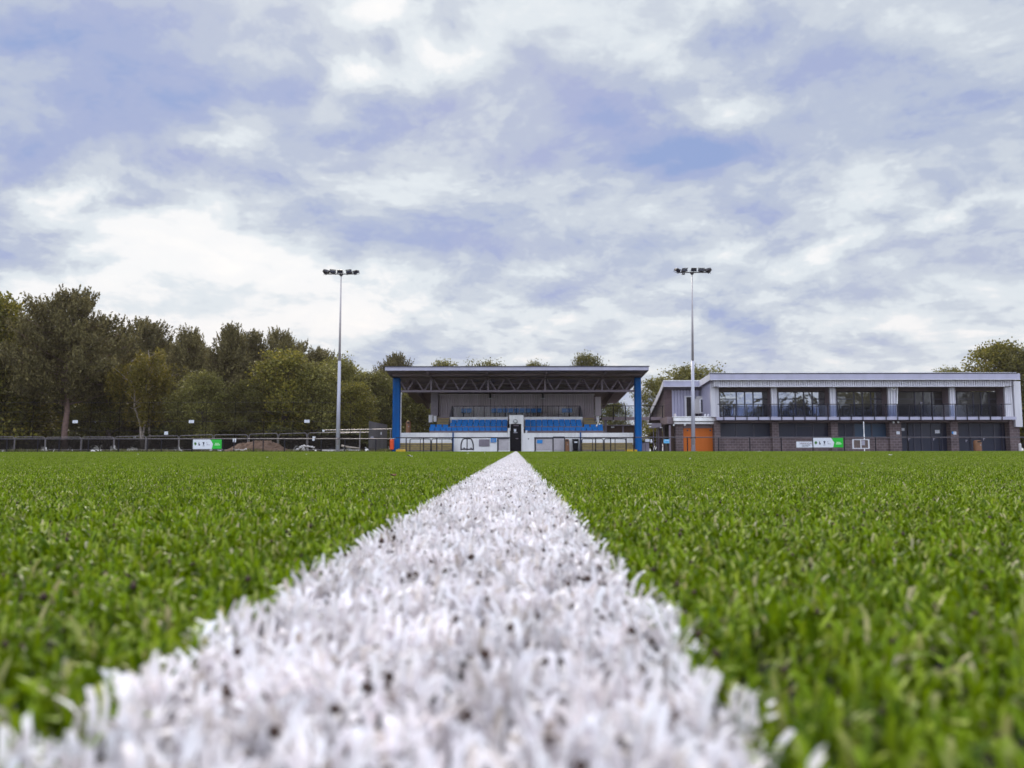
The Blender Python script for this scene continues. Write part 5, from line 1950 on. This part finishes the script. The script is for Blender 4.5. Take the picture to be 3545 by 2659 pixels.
mast('tall floodlight mast with five lamps, standing in front of the wood', (1169, 1562), (1181, 957), (1129, 1233, 949),
     [(1127.5, 941, 'deep', 2.1, .55, .35), (1152, 942, 'wide', .25, -.12, .05), (1178, 940, 'deep', .1, .35, 0), (1210, 942.5, 'wide', -.2, -.12, -.08), (1234, 942, 'deep', -.45, .35, -.12)])
mast('tall floodlight mast with five lamps and a hanging box, before the orange doors', (2400, 1562), (2396, 952), (2345, 2449, 943.5),
     [(2343.5, 936, 'deep', .6, .4, .25), (2368, 937, 'wide', .25, -.12, -.12), (2400.5, 934, 'deep', 0, .3, 0), (2427.5, 936.5, 'wide', -.2, -.1, .06), (2453, 936, 'deep', -2.2, .5, -.35)], (2371, 2383, 948, 952))

# ================================================================== the fence line below the wood
panels = [(-60, 50.5, 1512.5, 1512.5), (53, 156.5, 1512.5, 1513), (159, 281, 1514, 1513), (284, 394, 1513, 1513), (397, 505, 1512, 1509.5), (508, 619, 1510, 1509), (621, 737, 1508.5, 1505), (742, 858, 1505.5, 1505.5),
          (863, 961, 1503, 1500), (965, 1062, 1502, 1499), (1066, 1245, 1499, 1495)]
where = ['beside the pine trunk on its outer side', '']
for i, (a, b_, ya, yb) in enumerate(panels):
    Y = 67.0 + .25 * (i % 2)
    pa, pb = at(a, ya, Y), at(b_, yb, Y)
    t = thing('fence_panel', 'galvanised round-cornered temporary fence panel with dark netting below the wood', 'fence panel', (pa.x, Y, 0), 'temporary fence panels below the wood')
    r_ = .16
    MB().tube([(pa.x, Y, .02), (pa.x, Y, pa.z - r_), (pa.x + r_ * .3, Y, pa.z - r_ * .3), (pa.x + r_, Y, pa.z), (pb.x - r_, Y, pb.z), (pb.x - r_ * .3, Y, pb.z - r_ * .3), (pb.x, Y, pb.z - r_), (pb.x, Y, .02)], .03, 7).build('frame', GALV, t)
    MB().tube([(pa.x, Y, .18), (pb.x, Y, .18)], .025, 6).build('bottom_rail', GALV, t)
    n_ = MB()
    zt2 = min(pa.z, pb.z) - .16
    nx = 26
    # sagging cloth with folds, not a flat card
    for s_ in range(nx):
        x0, x1 = pa.x + .05 + (pb.x - pa.x - .1) * s_ / nx, pa.x + .05 + (pb.x - pa.x - .1) * (s_ + 1) / nx
        f0, f1 = .03 * math.sin(s_ * 1.3 + i), .03 * math.sin((s_ + 1) * 1.3 + i)
        h0, h1 = zt2 - .05 * abs(math.sin(s_ * .5 + i)), zt2 - .05 * abs(math.sin((s_ + 1) * .5 + i))
        n_.hexa([(x0, Y + .05 + f0, .22), (x1, Y + .05 + f1, .22), (x1, Y + .06 + f1, .22), (x0, Y + .06 + f0, .22), (x0, Y + .05 + f0, h0), (x1, Y + .05 + f1, h1), (x1, Y + .06 + f1, h1), (x0, Y + .06 + f0, h0)])
    n_.build('netting', NETM, t)
    for x in (pa.x, pb.x):
        MB().box(x - .12, x + .12, Y - .3, Y + .3, -.02, .10).build('foot_block', DARK, t)

t = thing('upper_rail', 'pale horizontal tube rail running from the floodlight mast past the board hoarding', 'rail', (X(1240, 66), 66, 0))
MB().tube([at(1124, 1489.5, 66), at(1356, 1485.5, 66)], .04, 8).build('rail', GALV, t)
MB().tube([at(1166, 1500, 66), at(1277, 1496.5, 66)], .04, 8).build('rail', GALV, t)
for px in (1246, 1352):
    MB().tube([(X(px, 66), 66, -.02), (X(px, 66), 66, Z(1487, 66))], .045, 8).build('post', GALV, t)

t = thing('board_hoarding', 'grey weathered board hoarding running back from the rail beside the stand', 'hoarding', (X(1300, 66.5), 66.5, 0))
bx = [1277, 1291, 1304, 1317, 1329, 1341]
bt = [1457, 1461, 1463.5, 1466, 1468.5, 1471]
for i in range(5):
    Y0, Y1 = 66.4 + i * .55, 66.4 + (i + 1) * .55 - .02
    a, b_ = at(bx[i], bt[i], Y0), at(bx[i + 1] - .4, bt[i + 1] - .5, Y1)
    MB().hexa([(a.x, Y0, -.02), (b_.x, Y1, -.02), (b_.x, Y1 + .04, -.02), (a.x, Y0 + .04, -.02), (a.x, Y0, a.z), (b_.x, Y1, b_.z), (b_.x, Y1 + .04, b_.z), (a.x, Y0 + .04, a.z)]).build('board', TIMBER, t)
MB().tube([at(1278, 1550, 66.35), at(1352, 1556, 69)], .04, 6).build('ground_rail', GALV, t)
rect(1318, 1321, 1496, 1505, 67.4, .05).build('notice', SIGNW, t)
rect(1283, 1293, 1511, 1516, 66.2, .06).build('notice', EMBL, t)

# tall ball-stop net: slim posts with wires, white plates tied to it
t = thing('ball_stop_fence', 'tall ball-stop fence of thin dark posts and wires before the wood', 'fence', (X(600, 66), 66, 0))
for px in (9, 110, 210, 310, 410, 511, 611, 711, 811, 911, 1012, 1112, 1212):
    x = X(px, 65.8)
    MB().tube([(x, 65.8, -.02), (x, 65.8, Z(1388, 65.8))], .022, 6).build('post', NETM, t)
for py in (1392, 1425, 1458, 1490):
    MB().tube([(X(-80, 65.8), 65.8, Z(py, 65.8)), (X(1212, 65.8), 65.8, Z(py, 65.8))], .007, 4).build('wire', FRAMEM, t)
for px, py, wx, hy, lab in ((260, 1460, 18, 10, 'white sign plate in front of the reddish pine trunk'), (662.5, 1459.5, 18, 10, 'white sign plate on the net fence above the white and green board'), (1062.5, 1458.5, 18, 10, 'white sign plate on the net fence left of the floodlight mast'),
                            (575, 1499.5, 13, 11, 'lower squarish white plate hung just above the temporary fence')):
    t = thing('sign_plate', lab, 'sign', at(px, py, 65.7))
    rect(px - wx / 2, px + wx / 2, py - hy / 2, py + hy / 2, 65.7, .02).build('plate', SIGNW, t, .004)
    for k in (-1, 1):
        rect(px - wx * .32, px + wx * .3, py + k * 2 - .6, py + k * 2 + .4, 65.696, .003).build('text_line', EMBL, t)
for px, py, wx, hy, lab in ((808, 1524.5, 5, 13, 'slim white tag hanging on the rail before the soil heap, left of a pair'), (815, 1525, 6, 14, 'slim white tag hanging on the rail before the soil heap, right of a pair'),
                            (1087, 1514, 11, 6, 'white cloth scrap on the rail left of the floodlight mast'), (1085.5, 1522.5, 9, 8, 'square white tag just below the cloth scrap on the rail'), (1120, 1491.5, 9, 7, 'white rag knotted at the end of the pale upper rail')):
    q = MB()
    a, b_ = at(px - wx / 2, py + hy / 2, YR - .06), at(px + wx / 2, py - hy / 2, YR - .06)
    q.hexa([(a.x + .02, YR - .08, a.z), (b_.x - .03, YR - .06, a.z + .02), (b_.x - .03, YR - .045, a.z + .02), (a.x + .02, YR - .06, a.z), (a.x, YR - .09, b_.z), (b_.x, YR - .07, b_.z - .02), (b_.x, YR - .05, b_.z - .02), (a.x, YR - .07, b_.z)])
    whole(q, 'tag' if 'tag' in lab else 'cloth', SIGNW, lab, 'tag' if 'tag' in lab else 'cloth', bevel=.006)


def heap(label, name, px0, px1, pts, Y, depth, m, cat, seed):
    """lumpy mound following a skyline of (px,py) points"""
    g_ = np.random.default_rng(seed)
    nx, ny = 46, 14
    xs_ = np.linspace(px0, px1, nx)
    ys_ = np.interp(xs_, [p[0] for p in pts], [p[1] for p in pts])
    Vv, Ff = [], []
    for j in range(ny):
        v_ = j / (ny - 1)
        sh = max(0, math.sin(math.pi * v_)) ** .8
        for i in range(nx):
            h = max(0, at(xs_[i], ys_[i], Y).z) * sh
            h = h * (1 + g_.normal(0, .07)) + (g_.normal(0, .02) if 0 < j < ny - 1 else 0)
            Vv.append((X(xs_[i], Y) + g_.normal(0, .03), Y - depth / 2 + depth * v_ + g_.normal(0, .03), max(-.03, h - .02)))
    for j in range(ny - 1):
        for i in range(nx - 1):
            a = j * nx + i
            Ff.append((a, a + 1, a + nx + 1, a + nx))
    q = MB()
    q.v, q.f = Vv, Ff
    return whole(q, name, m, label, cat)


heap('heap of freshly dug brown soil behind the rail and the temporary fence', 'soil_heap', 785, 1000, [(785, 1562), (810, 1548), (830, 1537), (860, 1531), (885, 1527), (905, 1525), (930, 1525), (945, 1532), (965, 1540), (985, 1552), (1000, 1562)], 64.4, 3.6, SOIL, 'soil heap', 3)


def stones(label, spots, Y, size, seed, name='rubble_pile', m=RUBBLE):
    g_ = np.random.default_rng(seed)
    t = thing(name, label, 'rubble', at(spots[0][0], 1562, Y))
    for px, py in spots:
        p = at(px, py, Y)
        s_ = size * g_.uniform(.7, 1.3)
        q = MB()
        n = 7
        q.lathe(p.x, Y + g_.uniform(-.1, .1), [(s_ * .6, p.z - s_ * .6), (s_, p.z - s_ * .15), (s_ * .85, p.z + s_ * .3), (s_ * .35, p.z + s_ * .6)], n, g_.uniform(.7, 1.1))
        q.v = [(a + g_.normal(0, s_ * .12), b_ + g_.normal(0, s_ * .12), c_ + g_.normal(0, s_ * .08)) for a, b_, c_ in q.v]
        q.build('stone', m, t)


stones('arched pile of pale broken rubble left of the floodlight mast', [(1030, 1556), (1036, 1553), (1041, 1549), (1046, 1545), (1051, 1551), (1053, 1543), (1059, 1544.5), (1065, 1545), (1072, 1546), (1078, 1547), (1086, 1549), (1084, 1555), (1047, 1556)], 62.2, .10, 4)
stones('low strip of white rubble in the grass before the soil heap', [(810, 1555), (816, 1558), (822, 1557), (828, 1556), (834, 1558), (840, 1559), (846, 1557), (851, 1555)], 61.3, .085, 6)
stones('low strip of whitish rubble at the foot of the reddish pine trunk', [(182, 1566), (190, 1567), (199, 1566), (208, 1568), (216, 1566), (224, 1567), (232, 1567)], 61.3, .09, 8)
stones('pale rubble lumps at the outer end of the railing', [(8, 1565), (14, 1562), (20, 1566)], 61.4, .10, 9)
t = thing('felled_pole', 'pale peeled pole lying slanted behind the floodlight mast', 'pole', at(1215, 1548, 64))
MB().tube([at(1182, 1543, 64), at(1205, 1548, 64), at(1245, 1552, 64)], [.09, .075, .05], 8).build('pole_stem', SANDB, t)
t = thing('kerb_stones', 'pale kerb edging on the ground right of the floodlight mast', 'kerb', at(1200, 1560, 63))
rect(1115, 1243, 1557, 1561, 63, .2).build('edging', RUBBLE, t)

# ------------------------------------------------------------------ litter and leaves on the turf


def scrap(px, py, wpx, m, name, label, cat, seed, lift=.004):
    Y = (CZ - TIP - lift) / max(1e-4, -(at(px, py, 1.0).z - CZ))
    g_ = np.random.default_rng(seed)
    p = at(px, py, Y)
    r_ = wpx / F * Y / 2
    q = MB()
    n = 9
    ring = []
    for k in range(n):
        th = 2 * math.pi * k / n
        rr_ = r_ * g_.uniform(.65, 1.15)
        ring.append((rr_ * math.cos(th), rr_ * .75 * math.sin(th), r_ * (.35 * abs(math.cos(th)) + g_.uniform(-.1, .22))))
    q.v = ring + [(a, b_, c_ + r_ * .12) for a, b_, c_ in ring] + [(0, 0, -r_ * .05), (0, 0, r_ * .10)]
    for k in range(n):
        j = (k + 1) % n
        q.f += [(j, k, 2 * n), (n + k, n + j, 2 * n + 1), (k, j, n + j, n + k)]
    o = child(name, q, m, None, (p.x, Y, TIP + lift), (0, 0, g_.uniform(0, 6)))
    tag(o, label, cat)
    return o


PAPER = mat('white_litter_paper', (.75, .74, .76), .6, .2, 60)
DRYLEAF = mat('dry_leaf_brown', (.20, .085, .035), .7, .5, 90)
DKSCRAP = mat('dark_litter_scrap', (.05, .05, .06), .5, .5, 40)
scrap(2389, 1589, 11, PAPER, 'paper_scrap', 'small white paper scrap on the turf right of the white line', 'litter', 1)
scrap(3083, 1576, 13, PAPER, 'paper_scrap', 'white scrap on the turf before the framed box', 'litter', 2)
scrap(1415, 1579, 17, DKSCRAP, 'dark_scrap', 'dark and pale scrap lying on the turf before the end of the stand', 'litter', 3)
scrap(1424, 1580.5, 9, PAPER, 'paper_scrap', 'white fragment touching the dark scrap on the turf', 'litter', 4)
scrap(1362, 1648, 30, DRYLEAF, 'dry_leaf', 'curled brown dry leaf on the turf left of the white line', 'leaf', 5)
scrap(2985, 1605, 9, PAPER, 'paper_scrap', 'tiny white fleck on the turf below the framed box', 'litter', 6)
for i, (px, py, lab) in enumerate([(478, 1573, 'pale fleck on the far turf before the birch'), (1620, 1569.5, 'pale fleck on the far turf before the hoop frame'), (1678, 1569, 'pale fleck on the far turf before the grey panel'), (1060, 1573.5, 'pale fleck on the far turf before the arched rubble'), (925, 1584, 'small white fleck on the turf before the soil heap')]):
    scrap(px, py, 8, PAPER, 'paper_scrap', lab, 'litter', 20 + i)
t = thing('pipe_length', 'short length of white pipe lying on the turf edge before the blockwork', 'pipe', at(2622, 1566, 59.6))
MB().tube([at(2609, 1564.5, 59.6), at(2635, 1564.0, 59.6)], .05, 8).build('pipe', WHITEM, t)
MB().tube([at(2634, 1566, 59.6), at(2634.5, 1562.5, 59.6)], .03, 6).build('pipe_end', WHITEM, t)
